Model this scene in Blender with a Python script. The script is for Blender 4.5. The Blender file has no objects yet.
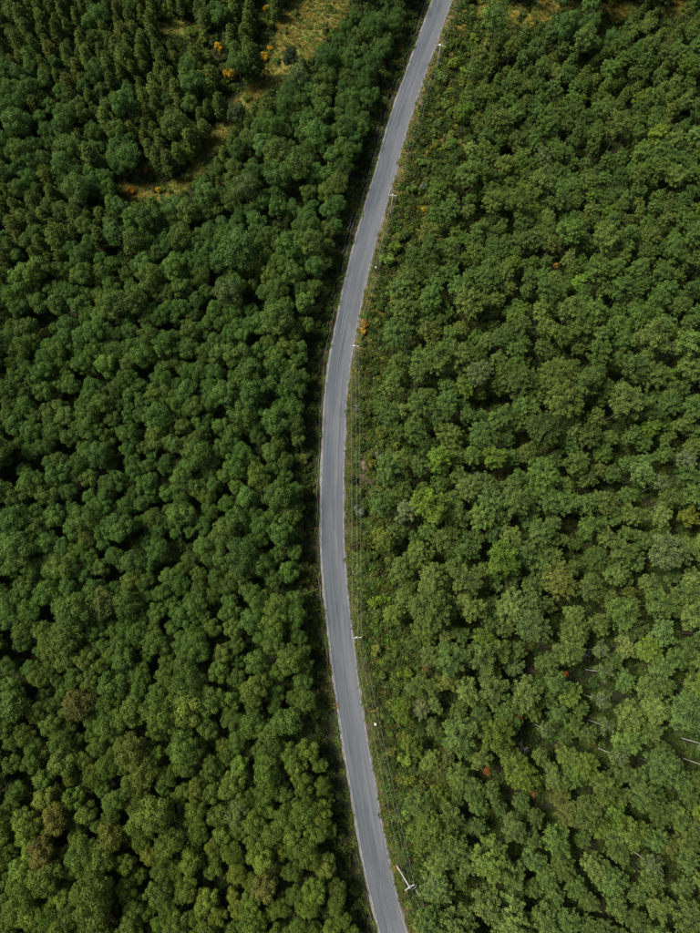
import bpy, math, random
import numpy as np
from mathutils import Vector, Matrix

R = math.radians
rng = np.random.default_rng(7)
random.seed(7)
scene = bpy.context.scene
COL = scene.collection

# ------------------------------------------------------------------ camera
H = 175.0            # drone height above the road, metres
TILT = 14.2          # degrees away from straight down
FPX = 680.0          # focal length in photo pixels (700 x 933)
cam_d = bpy.data.cameras.new('camera')
cam_d.sensor_fit = 'VERTICAL'
cam_d.sensor_height = 36.0
cam_d.lens = 36.0 * FPX / 933.0
cam_d.clip_end = 6000.0
cam = bpy.data.objects.new('camera', cam_d)
COL.objects.link(cam)
cam.location = (0, 0, H)
cam.rotation_euler = (R(TILT), 0, 0)
scene.camera = cam

# ------------------------------------------------------------------ sky and sun
SUN_EL, SUN_AZ = 57.0, 165.0     # azimuth: direction the light comes FROM, degrees counter-clockwise from +X
world = bpy.data.worlds.new('World')
scene.world = world
world.use_nodes = True
wn = world.node_tree.nodes
wl = world.node_tree.links
sky = wn.new('ShaderNodeTexSky')
sky.sky_type = 'NISHITA'
sky.sun_disc = False
sky.sun_elevation = R(SUN_EL)
sky.sun_rotation = R(90.0 - SUN_AZ)
sky.air_density = 1.0
sky.dust_density = 3.0
bg = wn['Background']
bg.inputs['Strength'].default_value = 0.06
wl.new(sky.outputs['Color'], bg.inputs['Color'])
sun_d = bpy.data.lights.new('sun', 'SUN')
sun_d.energy = 3.35
sun_d.angle = R(18.0)
sun_d.color = (1.0, 0.95, 0.86)
sun = bpy.data.objects.new('sun', sun_d)
COL.objects.link(sun)
sdir = Vector((math.cos(R(SUN_EL)) * math.cos(R(SUN_AZ)), math.cos(R(SUN_EL)) * math.sin(R(SUN_AZ)), math.sin(R(SUN_EL))))
sun.rotation_euler = sdir.to_track_quat('Z', 'Y').to_euler()
sun.location = sdir * 300
scene.view_settings.view_transform = 'Standard'
scene.view_settings.look = 'None'
scene.view_settings.gamma = 1.0
scene.view_settings.exposure = 1.08
scene.cycles.use_denoising = True
scene.cycles.max_bounces = 6
scene.cycles.diffuse_bounces = 3
scene.cycles.transmission_bounces = 3
scene.cycles.transparent_max_bounces = 4

# ------------------------------------------------------------------ photo pixel <-> ground helpers
CT, ST = math.cos(R(TILT)), math.sin(R(TILT))


def at(x, y, z=0.0):
    """The world point at height z which lies under photo position (x, y)."""
    u, v = (x - 350.0) / FPX, (466.5 - y) / FPX
    dy, dz = v * CT + ST, v * ST - CT
    s = (H - z) / -dz
    return np.array((u * s, dy * s, z))


def proj(X, Y, Z):
    rz = Z - H
    cy = Y * CT + rz * ST
    cz = -Y * ST + rz * CT
    return 350.0 + FPX * X / -cz, 466.5 - FPX * cy / -cz


def smooth(a, b, x):
    t = np.clip((x - a) / (b - a), 0, 1)
    return t * t * (3 - 2 * t)


# ------------------------------------------------------------------ road centre line
CL = [(489, -130), (474, -90), (459, -45), (442.3, 0), (420.5, 60), (399.8, 119), (386, 170), (368.5, 230), (356, 280), (343.8, 340),
      (337.3, 380), (333.6, 440), (332.3, 490), (332.6, 550), (336.6, 600), (345.3, 675), (354, 735), (364.5, 797),
      (375.5, 860), (393, 933), (413, 1000), (440, 1070)]
cp = np.array([at(x, y, 0)[:2] for x, y in CL])


def catmull(P, n=24):
    out = []
    for i in range(1, len(P) - 2):
        p0, p1, p2, p3 = P[i - 1], P[i], P[i + 1], P[i + 2]
        for t in np.linspace(0, 1, n, endpoint=False):
            out.append(0.5 * ((2 * p1) + (-p0 + p2) * t + (2 * p0 - 5 * p1 + 4 * p2 - p3) * t ** 2 + (-p0 + 3 * p1 - 3 * p2 + p3) * t ** 3))
    out.append(P[-2])
    return np.array(out)


raw = catmull(cp)
seg = np.r_[0, np.cumsum(np.linalg.norm(np.diff(raw, axis=0), axis=1))]
S = np.arange(0, seg[-1], 1.0)
RC = np.c_[np.interp(S, seg, raw[:, 0]), np.interp(S, seg, raw[:, 1])]
for _ in range(14):                                   # even out small kinks
    RC[1:-1] = 0.25 * RC[:-2] + 0.5 * RC[1:-1] + 0.25 * RC[2:]
tan = np.gradient(RC, axis=0)
tan /= np.linalg.norm(tan, axis=1)[:, None]
# the line runs from the top of the photo to the bottom: right-of-photo side normal
NRM = np.c_[-tan[:, 1], tan[:, 0]]
if NRM[len(NRM) // 2, 0] < 0:
    NRM = -NRM
HALF = 3.08
ROAD_Z = 0.22


def road_dist(X, Y):
    """signed distance to the centre line, positive on the photo's right; and nearest index"""
    X = np.atleast_1d(np.asarray(X, float)); Y = np.atleast_1d(np.asarray(Y, float))
    d = np.empty(X.shape); k = np.empty(X.shape, int)
    for a in range(0, len(X), 4000):
        dx = X[a:a + 4000, None] - RC[None, :, 0]
        dy = Y[a:a + 4000, None] - RC[None, :, 1]
        i = np.argmin(dx * dx + dy * dy, axis=1)
        r = np.arange(len(i))
        sd = dx[r, i] * NRM[i, 0] + dy[r, i] * NRM[i, 1]
        mag = np.sqrt(dx[r, i] ** 2 + dy[r, i] ** 2)
        d[a:a + 4000] = np.where(sd >= 0, mag, -mag)
        k[a:a + 4000] = i
    return d, k


def terrain(X, Y, d=None):
    X = np.asarray(X, float); Y = np.asarray(Y, float)
    if d is None:
        d = road_dist(X.ravel(), Y.ravel())[0].reshape(X.shape)
    w = smooth(6, 45, np.abs(d))
    hgt = 1.3 * np.sin(X * 0.051 + 1.3) * np.cos(Y * 0.043 - 0.6) + 0.7 * np.sin(X * 0.11 + Y * 0.087)
    small = 0.12 * np.sin(X * 0.9 + 1.7 * np.sin(Y * 0.33)) * np.sin(Y * 0.8) * smooth(3.2, 6, np.abs(d))
    ditch = -0.45 * np.exp(-((d + 5.0) / 0.9) ** 2)
    return w * hgt + small + ditch - 0.05


# ------------------------------------------------------------------ materials
def new_mat(name):
    m = bpy.data.materials.new(name)
    m.use_nodes = True
    nt = m.node_tree
    return m, nt, nt.nodes['Principled BSDF']


def node(nt, t, **kw):
    n = nt.nodes.new(t)
    for k, v in kw.items():
        setattr(n, k, v)
    return n


def mixc(nt, fac, a, b, mode='MIX'):
    n = nt.nodes.new('ShaderNodeMix')
    n.data_type = 'RGBA'
    n.blend_type = mode
    n.clamp_factor = True
    for sock, val in ((n.inputs[0], fac), (n.inputs[6], a), (n.inputs[7], b)):
        if hasattr(val, 'links'):
            nt.links.new(val, sock)
        elif isinstance(val, (int, float)):
            sock.default_value = val
        else:
            sock.default_value = (*val[:3], 1)
    return n.outputs[2]


def maprange(nt, v, a, b, c=0.0, d=1.0):
    n = nt.nodes.new('ShaderNodeMapRange')
    nt.links.new(v, n.inputs[0])
    for i, x in enumerate((a, b, c, d)):
        n.inputs[i + 1].default_value = x
    return n.outputs[0]


def noise(nt, vec, scale, detail=4.0, rough=0.55):
    n = nt.nodes.new('ShaderNodeTexNoise')
    n.inputs['Scale'].default_value = scale
    n.inputs['Detail'].default_value = detail
    n.inputs['Roughness'].default_value = rough
    if vec is not None:
        nt.links.new(vec, n.inputs['Vector'])
    return n.outputs['Fac']


def mapping(nt, vec, scale):
    n = nt.nodes.new('ShaderNodeMapping')
    n.inputs['Scale'].default_value = scale
    nt.links.new(vec, n.inputs['Vector'])
    return n.outputs['Vector']


def leaf_material(name, base=None, trans=0.22, hue=(1.75, 1.64, 1.2), old_shaded=(0.50, 0.54, 0.48)):
    """leaf colour = the plant's own tint, varied leaf by leaf; in feathery crowns also painted light and shade"""
    m, nt, p = new_mat(name)
    if base is None:
        a = node(nt, 'ShaderNodeAttribute', attribute_type='INSTANCER', attribute_name='tint')
        col = a.outputs['Color']
    else:
        col = node(nt, 'ShaderNodeRGB').outputs[0]
        col.default_value = (*base, 1)
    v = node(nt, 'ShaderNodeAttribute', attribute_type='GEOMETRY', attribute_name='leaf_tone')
    dark = mixc(nt, 1.0, col, old_shaded, 'MULTIPLY')  # dark end: older leaves, plus painted shade inside feathery crowns
    young = mixc(nt, 1.0, col, hue, 'MULTIPLY')  # pale end: fresh leaves, plus painted highlights on feathery twig tips
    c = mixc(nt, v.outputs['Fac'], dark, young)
    nt.links.new(c, p.inputs['Base Color'])
    p.inputs['Roughness'].default_value = 0.62
    p.inputs['Specular IOR Level'].default_value = 0.12
    t = node(nt, 'ShaderNodeBsdfTranslucent')
    nt.links.new(mixc(nt, 1.0, c, (1.1, 1.15, 0.6), 'MULTIPLY'), t.inputs['Color'])
    mx = node(nt, 'ShaderNodeMixShader')
    mx.inputs[0].default_value = trans
    nt.links.new(p.outputs[0], mx.inputs[1])
    nt.links.new(t.outputs[0], mx.inputs[2])
    nt.links.new(mx.outputs[0], nt.nodes['Material Output'].inputs['Surface'])
    return m


def bark_material(name, a, b, scale=3.0, spec=0.2):
    m, nt, p = new_mat(name)
    tc = node(nt, 'ShaderNodeTexCoord')
    f = noise(nt, mapping(nt, tc.outputs['Object'], (1, 1, 0.35)), scale, 5, 0.65)
    nt.links.new(mixc(nt, maprange(nt, f, 0.35, 0.65), a, b), p.inputs['Base Color'])
    p.inputs['Roughness'].default_value = 0.85
    p.inputs['Specular IOR Level'].default_value = spec
    bmp = node(nt, 'ShaderNodeBump')
    bmp.inputs['Strength'].default_value = 0.5
    bmp.inputs['Distance'].default_value = 0.03
    nt.links.new(f, bmp.inputs['Height'])
    nt.links.new(bmp.outputs[0], p.inputs['Normal'])
    return m


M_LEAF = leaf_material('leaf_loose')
M_ROUND = leaf_material('leaf_broad', hue=(1.52, 1.42, 1.05), old_shaded=(0.68, 0.72, 0.66))
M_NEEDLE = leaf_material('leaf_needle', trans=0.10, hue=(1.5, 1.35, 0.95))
M_BARK = bark_material('bark_brown', (0.05, 0.038, 0.027), (0.12, 0.095, 0.07))
M_PALE = bark_material('bark_pale', (0.22, 0.21, 0.18), (0.46, 0.44, 0.40), 2.0)
M_DEAD = bark_material('bark_dead', (0.10, 0.09, 0.08), (0.24, 0.225, 0.20), 2.0)
M_CONC = bark_material('pole_concrete', (0.30, 0.30, 0.27), (0.48, 0.47, 0.43), 1.6)
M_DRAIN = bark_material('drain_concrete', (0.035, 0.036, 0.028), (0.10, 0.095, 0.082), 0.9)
M_WHITE = bark_material('white_paint', (0.70, 0.69, 0.65), (0.84, 0.83, 0.80), 4.0)
M_STEEL = bark_material('galvanised_steel', (0.30, 0.31, 0.32), (0.48, 0.49, 0.50), 5.0, 0.5)
M_CABLE, _nt, _p = new_mat('aluminium_cable')
_p.inputs['Base Color'].default_value = (0.26, 0.27, 0.28, 1)
_p.inputs['Metallic'].default_value = 0.3
_p.inputs['Roughness'].default_value = 0.5
M_CERAMIC, _nt, _p = new_mat('brown_ceramic')
_p.inputs['Base Color'].default_value = (0.55, 0.5, 0.48, 1)
_p.inputs['Roughness'].default_value = 0.25


def ground_material():
    m, nt, p = new_mat('ground_soil')
    tc = node(nt, 'ShaderNodeTexCoord')
    o = tc.outputs['Object']
    n1 = noise(nt, o, 0.35, 6, 0.65)
    n2 = noise(nt, o, 2.2, 5, 0.7)
    n3 = noise(nt, o, 0.09, 3, 0.5)
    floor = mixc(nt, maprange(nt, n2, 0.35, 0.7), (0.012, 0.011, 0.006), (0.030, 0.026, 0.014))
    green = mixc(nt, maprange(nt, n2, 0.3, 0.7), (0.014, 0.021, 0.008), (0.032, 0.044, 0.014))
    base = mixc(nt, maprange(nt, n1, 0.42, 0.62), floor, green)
    straw = mixc(nt, maprange(nt, n2, 0.3, 0.7), (0.11, 0.092, 0.020), (0.19, 0.155, 0.042))
    olive = mixc(nt, maprange(nt, n2, 0.3, 0.7), (0.075, 0.085, 0.016), (0.13, 0.13, 0.026))
    dry = mixc(nt, maprange(nt, n1, 0.4, 0.6), olive, straw)
    da = node(nt, 'ShaderNodeAttribute', attribute_type='GEOMETRY', attribute_name='dry')
    ea = node(nt, 'ShaderNodeAttribute', attribute_type='GEOMETRY', attribute_name='soil')
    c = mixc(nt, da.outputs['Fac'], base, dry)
    soil = mixc(nt, maprange(nt, n2, 0.3, 0.7), (0.09, 0.062, 0.038), (0.21, 0.155, 0.105))
    add = node(nt, 'ShaderNodeMath', operation='MULTIPLY')
    nt.links.new(ea.outputs['Fac'], add.inputs[0])
    nt.links.new(maprange(nt, n1, 0.38, 0.55), add.inputs[1])
    c = mixc(nt, add.outputs[0], c, soil)
    nt.links.new(c, p.inputs['Base Color'])
    p.inputs['Roughness'].default_value = 0.95
    p.inputs['Specular IOR Level'].default_value = 0.1
    b = node(nt, 'ShaderNodeBump')
    b.inputs['Strength'].default_value = 0.8
    b.inputs['Distance'].default_value = 0.25
    nt.links.new(n2, b.inputs['Height'])
    nt.links.new(b.outputs[0], p.inputs['Normal'])
    return m


def road_material():
    m, nt, p = new_mat('asphalt')
    uv = node(nt, 'ShaderNodeUVMap', uv_map='road_uv')           # u across in metres, v along in metres
    sep = node(nt, 'ShaderNodeSeparateXYZ')
    nt.links.new(uv.outputs[0], sep.inputs[0])
    long1 = noise(nt, mapping(nt, uv.outputs[0], (2.2, 0.035, 1)), 1.0, 4, 0.6)
    long2 = noise(nt, mapping(nt, uv.outputs[0], (5.0, 0.09, 1)), 1.0, 4, 0.6)
    blot = noise(nt, mapping(nt, uv.outputs[0], (0.28, 0.05, 1)), 1.0, 4, 0.6)
    grain = noise(nt, mapping(nt, uv.outputs[0], (6, 6, 1)), 1.5, 6, 0.75)
    base = mixc(nt, maprange(nt, long1, 0.36, 0.64), (0.030, 0.044, 0.054), (0.064, 0.077, 0.088))
    base = mixc(nt, maprange(nt, blot, 0.4, 0.66), base, (0.078, 0.087, 0.096))
    # the right hand lane is an older, more polished and paler surface
    lane = node(nt, 'ShaderNodeMath', operation='ADD')
    nt.links.new(sep.outputs[0], lane.inputs[0])
    nt.links.new(maprange(nt, blot, 0.3, 0.7, -0.9, 0.9), lane.inputs[1])
    base = mixc(nt, maprange(nt, lane.outputs[0], -0.2, 1.1, 0.0, 0.70), base, (0.098, 0.103, 0.110))
    # darker tyre tracks, two in each lane, coming and going along the road
    tr = node(nt, 'ShaderNodeMath', operation='SINE')
    ml = node(nt, 'ShaderNodeMath', operation='MULTIPLY_ADD')
    nt.links.new(sep.outputs[0], ml.inputs[0])
    ml.inputs[1].default_value = 4.5
    ml.inputs[2].default_value = 0.9
    nt.links.new(ml.outputs[0], tr.inputs[0])
    tw = node(nt, 'ShaderNodeMath', operation='MULTIPLY')
    nt.links.new(maprange(nt, tr.outputs[0], 0.0, 1.0, 0.0, 0.6), tw.inputs[0])
    nt.links.new(maprange(nt, noise(nt, mapping(nt, uv.outputs[0], (0.5, 0.03, 1)), 1.0, 3, 0.6), 0.35, 0.62), tw.inputs[1])
    base = mixc(nt, tw.outputs[0], base, (0.040, 0.050, 0.058))
    ls = noise(nt, mapping(nt, uv.outputs[0], (3.1, 0.022, 1)), 1.0, 3, 0.6)
    base = mixc(nt, maprange(nt, ls, 0.54, 0.70, 0.0, 0.6), base, (0.136, 0.144, 0.154))
    # repaired patches
    pv = node(nt, 'ShaderNodeTexVoronoi', feature='F1', distance='CHEBYCHEV')
    pv.inputs['Scale'].default_value = 1.0
    nt.links.new(mapping(nt, uv.outputs[0], (0.42, 0.075, 1)), pv.inputs['Vector'])
    psep = node(nt, 'ShaderNodeSeparateColor')
    nt.links.new(pv.outputs['Color'], psep.inputs[0])
    base = mixc(nt, maprange(nt, psep.outputs[0], 0.80, 0.82, 0.0, 0.38), base, (0.045, 0.054, 0.062))
    # thin dark sealed cracks and tyre streaks along the road
    base = mixc(nt, maprange(nt, long2, 0.56, 0.74, 0.0, 0.7), base, (0.028, 0.034, 0.040))
    base = mixc(nt, maprange(nt, grain, 0.3, 0.72, 0.0, 0.30), base, (0.115, 0.115, 0.12))
    cr = node(nt, 'ShaderNodeTexVoronoi', feature='DISTANCE_TO_EDGE')
    cr.inputs['Scale'].default_value = 0.22
    nz = node(nt, 'ShaderNodeTexNoise')
    nz.inputs['Scale'].default_value = 0.9
    nt.links.new(uv.outputs[0], nz.inputs['Vector'])
    wv = mixc(nt, 0.55, uv.outputs[0], nz.outputs['Color'], 'ADD')
    nt.links.new(mapping(nt, wv, (1.0, 0.5, 1)), cr.inputs['Vector'])
    base = mixc(nt, maprange(nt, cr.outputs['Distance'], 0.0, 0.006, 0.2, 0.0), base, (0.03, 0.034, 0.038))
    nt.links.new(base, p.inputs['Base Color'])
    p.inputs['Roughness'].default_value = 0.8
    p.inputs['Specular IOR Level'].default_value = 0.25
    b = node(nt, 'ShaderNodeBump')
    b.inputs['Strength'].default_value = 0.3
    b.inputs['Distance'].default_value = 0.02
    nt.links.new(grain, b.inputs['Height'])
    nt.links.new(b.outputs[0], p.inputs['Normal'])
    return m


def worn_paint():
    m, nt, p = new_mat('worn_white_line')
    uv = node(nt, 'ShaderNodeUVMap', uv_map='road_uv')
    f = noise(nt, mapping(nt, uv.outputs[0], (3.0, 0.5, 1)), 1.6, 5, 0.7)
    nt.links.new(mixc(nt, maprange(nt, f, 0.40, 0.60), (0.075, 0.08, 0.085), (0.24, 0.24, 0.235)), p.inputs['Base Color'])
    p.inputs['Roughness'].default_value = 0.8
    return m


def gravel_material():
    m, nt, p = new_mat('pale_gravel')
    tc = node(nt, 'ShaderNodeTexCoord')
    f = noise(nt, tc.outputs['Object'], 5.0, 6, 0.75)
    g = noise(nt, tc.outputs['Object'], 0.5, 3, 0.6)
    c = mixc(nt, maprange(nt, f, 0.3, 0.7), (0.08, 0.068, 0.055), (0.24, 0.21, 0.18))
    c = mixc(nt, maprange(nt, g, 0.5, 0.75, 0.0, 0.6), c, (0.12, 0.11, 0.05))
    nt.links.new(c, p.inputs['Base Color'])
    p.inputs['Roughness'].default_value = 0.95
    return m


# ------------------------------------------------------------------ mesh helpers
def mesh_np(name, V, F, mats, smooth_f=False, mat_idx=None, tone=None):
    """V (n,3); F list of faces or (m,k) array"""
    me = bpy.data.meshes.new(name)
    V = np.asarray(V, np.float32)
    if isinstance(F, np.ndarray):
        m, k = F.shape
        me.vertices.add(len(V))
        me.vertices.foreach_set('co', V.ravel())
        me.loops.add(m * k)
        me.loops.foreach_set('vertex_index', F.astype(np.int32).ravel())
        me.polygons.add(m)
        me.polygons.foreach_set('loop_start', np.arange(0, m * k, k, dtype=np.int32))
        me.update(calc_edges=True)
    else:
        me.from_pydata([tuple(v) for v in V], [], [tuple(f) for f in F])
    for mm in (mats if isinstance(mats, (list, tuple)) else [mats]):
        me.materials.append(mm)
    if mat_idx is not None:
        me.polygons.foreach_set('material_index', np.asarray(mat_idx, np.int32))
    if smooth_f:
        me.polygons.foreach_set('use_smooth', np.ones(len(me.polygons), bool))
    if tone is not None:
        a = me.attributes.new('leaf_tone', 'FLOAT', 'FACE')
        a.data.foreach_set('value', np.asarray(tone, np.float32))
    me.validate()
    return me


def link(name, data, parent=None, loc=None, rz=None):
    o = bpy.data.objects.new(name, data)
    COL.objects.link(o)
    if parent is not None:
        o.parent = parent
    if loc is not None:
        o.location = loc
    if rz is not None:
        o.rotation_euler = (0, 0, rz)
    return o


def tag(o, label=None, cat=None, group=None, kind=None):
    if label:
        o['label'] = label
    if cat:
        o['category'] = cat
    if group:
        o['group'] = group
    if kind:
        o['kind'] = kind
    return o


class Tubes:
    def __init__(self):
        self.V, self.F = [], []

    def tube(self, pts, rad, n=6, cap=True):
        pts = [np.asarray(p, float) for p in pts]
        b0 = len(self.V)
        for i, p in enumerate(pts):
            t = pts[min(i + 1, len(pts) - 1)] - pts[max(i - 1, 0)]
            t = t / (np.linalg.norm(t) + 1e-9)
            a = np.cross(t, (0.31, 0.9, 0.21) if abs(t[1]) < 0.9 else (1.0, 0, 0))
            a /= np.linalg.norm(a)
            b = np.cross(t, a)
            r = rad[i] if hasattr(rad, '__len__') else rad
            for k in range(n):
                w = 2 * math.pi * k / n
                self.V.append(p + r * (math.cos(w) * a + math.sin(w) * b))
        for i in range(len(pts) - 1):
            for k in range(n):
                q = (k + 1) % n
                self.F.append((b0 + i * n + k, b0 + i * n + q, b0 + (i + 1) * n + q, b0 + (i + 1) * n + k))
        if cap:
            self.F.append(tuple(b0 + k for k in reversed(range(n))))
            self.F.append(tuple(b0 + (len(pts) - 1) * n + k for k in range(n)))

    def box(self, c, s, rot=None):
        b0 = len(self.V)
        for sz in (-1, 1):
            for sx, sy in ((-1, -1), (1, -1), (1, 1), (-1, 1)):
                v = np.array((sx * s[0] / 2, sy * s[1] / 2, sz * s[2] / 2))
                if rot is not None:
                    v = np.array(rot @ Vector(v))
                self.V.append(np.asarray(c) + v)
        for f in ((3, 2, 1, 0), (4, 5, 6, 7), (0, 1, 5, 4), (1, 2, 6, 5), (2, 3, 7, 6), (3, 0, 4, 7)):
            self.F.append(tuple(b0 + k for k in f))

    def mesh(self, name, mats, sm=True):
        return mesh_np(name, np.array(self.V), self.F, mats, sm)


def unit(v):
    return v / (np.linalg.norm(v, axis=-1, keepdims=True) + 1e-9)


def leaf_quads(P, N, size, r, aspect=0.62, jitter=0.55):
    """one bent diamond leaf spray per point P facing roughly N"""
    n = len(P)
    N = unit(N + r.normal(0, jitter, (n, 3)))
    t = unit(np.cross(N, r.normal(0, 1, (n, 3))))
    b = np.cross(N, t)
    L = size[:, None] * t
    W = size[:, None] * aspect * b
    droop = -0.18 * size[:, None] * N
    V = np.stack([P - 0.5 * L + droop, P + 0.5 * W, P + 0.5 * L + droop, P - 0.5 * W], axis=1).reshape(-1, 3)
    F = np.arange(n * 4).reshape(n, 4)
    return V, F


def rand_dirs(r, n, up=0.0):
    d = unit(r.normal(0, 1, (n, 3)))
    d[:, 2] = d[:, 2] * (1 - 0.5 * up) + up * 0.6
    return unit(d)


# ------------------------------------------------------------------ tree shapes (unit = metres)
def shape_broadleaf(seed, height=12.5, rad=3.1, n_lobe=15, leaves=3600, lobe_r=(0.95, 1.55), tall=1.0, bark=M_BARK, leaf=M_LEAF,
                    size=(0.26, 0.5), up=0.35, base=0.42, trunk_r=0.2, loose=0.0, jitter=0.55):
    r = np.random.default_rng(seed)
    cz = height - rad * tall * 0.95
    # lobes spread over an uneven dome by rejecting crowded directions
    C, LR = [], []
    squash = r.uniform(0.85, 1.12, 2)
    tries = 0
    while len(C) < n_lobe and tries < 900:
        tries += 1
        d = rand_dirs(r, 1, 0.42)[0]
        lr = r.uniform(*lobe_r)
        q = d * (rad - lr * 0.75) * np.array((squash[0], squash[1], tall)) * r.uniform(0.72, 1.08)
        if all(np.linalg.norm(q - c) > (0.72 + loose) * 0.62 * (lr + l) for c, l in zip(C, LR)):
            C.append(q); LR.append(lr)
    C.append(np.array((0, 0, 0.1))); LR.append(rad * 0.55)
    C = np.array(C); LR = np.array(LR)
    w = LR ** 2
    cnt = np.maximum(40, (leaves * w / w.sum())).astype(int)
    P, N, T = [], [], []
    for c, lr, k in zip(C, LR, cnt):
        d = rand_dirs(r, k, up)
        # each lobe is itself knobbly
        bump = 1 + 0.16 * np.sin(5.1 * d[:, 0] + c[0] * 9) * np.sin(4.7 * d[:, 1] + c[1] * 7) + 0.10 * np.sin(9 * d[:, 2] + 6 * d[:, 0])
        rr = lr * bump * r.uniform(0.72, 1.06, k) ** 0.8
        p = c + d * rr[:, None]
        keep = np.ones(k, bool)
        for c2, l2 in zip(C, LR):
            if c2 is not c:
                keep &= np.linalg.norm(p - c2, axis=1) > l2 * 0.72
        P.append(p[keep]); N.append(d[keep] + np.array((0, 0, 0.25)))
        T.append(np.clip(r.normal(0.45 + r.normal(0, 0.18), 0.24, keep.sum()), 0, 1))
    P = np.concatenate(P); N = np.concatenate(N); T = np.concatenate(T)
    P[:, 2] += cz
    # leaf colour comes in little bunches
    T = np.clip(T + 0.15 * np.sin(7.3 * P[:, 0] + 2.1 * np.sin(5.1 * P[:, 2])) * np.sin(6.7 * P[:, 1] + 1.7 * np.sin(6.3 * P[:, 0])) - 0.04, 0, 1)
    V, F = leaf_quads(P, N, r.uniform(*size, len(P)), r, jitter=jitter)
    crown = mesh_np('crown_leaves', V, F, leaf, tone=T)
    tb = Tubes()
    lean = r.normal(0, 0.25, 2)
    top = np.array((lean[0], lean[1], cz + 0.2))
    mid = np.array((lean[0] * 0.3 + r.normal(0, 0.08), lean[1] * 0.3 + r.normal(0, 0.08), height * 0.4))
    tb.tube([(0, 0, -0.6), (0, 0, 0.3), mid, 0.5 * (mid + top), top], [trunk_r * 1.5, trunk_r * 1.1, trunk_r * 0.85, trunk_r * 0.65, trunk_r * 0.4], 7)
    for i in r.permutation(len(C) - 1)[:9]:
        e = C[i] + np.array((0, 0, cz))
        s = mid + (top - mid) * r.uniform(0.2, 0.9)
        k = 0.5 * (s + e) + np.array((0, 0, -0.25)) + r.normal(0, 0.12, 3)
        tb.tube([s, k, e], [trunk_r * 0.42, trunk_r * 0.28, trunk_r * 0.1], 5)
    return crown, tb.mesh('trunk_wood', bark)


def shape_feather(seed, height=13.5, rad=2.4, depth=4.4, sprays=85, leaves=4600, bark=M_BARK, leaf=M_LEAF, size=(0.17, 0.34), trunk_r=0.16):
    """loose crown made of many pointed leafy twigs that reach up and out"""
    r = np.random.default_rng(seed)
    cz = height - depth * 0.52
    tb = Tubes()
    lean = r.normal(0, 0.35, 2)
    base = np.array((lean[0] * 0.2, lean[1] * 0.2, height * 0.35))
    top = np.array((lean[0], lean[1], height - 0.5))
    tb.tube([(0, 0, -0.6), (0, 0, 0.3), base, 0.5 * (base + top), top], [trunk_r * 1.5, trunk_r * 1.1, trunk_r * 0.85, trunk_r * 0.55, trunk_r * 0.12], 7)
    P, N, T = [], [], []
    ph = r.uniform(0, 6.283, 3)
    n = 0
    for i in range(sprays):
        d = rand_dirs(r, 1, 0.40)[0]
        az = math.atan2(d[1], d[0])
        wob = 1.06 + 0.12 * math.sin(2 * az + ph[0]) + 0.10 * math.sin(3 * az + ph[1]) + 0.10 * math.sin(5 * az + 4 * d[2] + ph[2])
        rr = r.uniform(0.72, 1.0) * wob * (0.6 if i % 6 == 0 else 1.0)
        e = np.array((d[0] * rad * rr, d[1] * rad * rr, d[2] * depth * 0.52 * rr + cz))
        hs = np.clip((e[2] - 0.9 * np.hypot(e[0], e[1]) - base[2]) / (top[2] - base[2]), 0.02, 0.92)
        s0 = base + (top - base) * hs
        ax = e - s0
        L = np.linalg.norm(ax)
        if i % 4 == 0:
            tb.tube([s0, 0.5 * (s0 + e) + np.array((0, 0, -0.12)), e], [trunk_r * 0.3, trunk_r * 0.2, 0.01], 4, cap=False)
        ax = unit(ax * np.array((1, 1, 0.7)) + np.array((0, 0, 0.35)) + r.normal(0, 0.15, 3))
        k = int(leaves / sprays * r.uniform(0.6, 1.4))
        ln = r.uniform(1.0, 2.0)
        t = r.beta(1.5, 1.3, k)
        w = 0.29 * (1.05 - t) ** 0.7 + 0.05
        P.append(e + ax * ((t - 0.75) * ln)[:, None] + r.normal(0, 1, (k, 3)) * w[:, None])
        N.append(np.tile(ax * 0.35 + np.array((0, 0, 0.75)) + d * 0.35, (k, 1)))
        T.append(np.clip(r.normal(0.08 + 0.62 * t + r.normal(0, 0.12), 0.16), 0, 1))  # lit tips and shaded inner twigs painted into the leaf tone
    P = np.concatenate(P); N = np.concatenate(N); T = np.concatenate(T)
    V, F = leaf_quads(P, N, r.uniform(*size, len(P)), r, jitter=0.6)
    return mesh_np('feathery_crown', V, F, leaf, tone=T), tb.mesh('feathery_trunk', bark)


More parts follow.
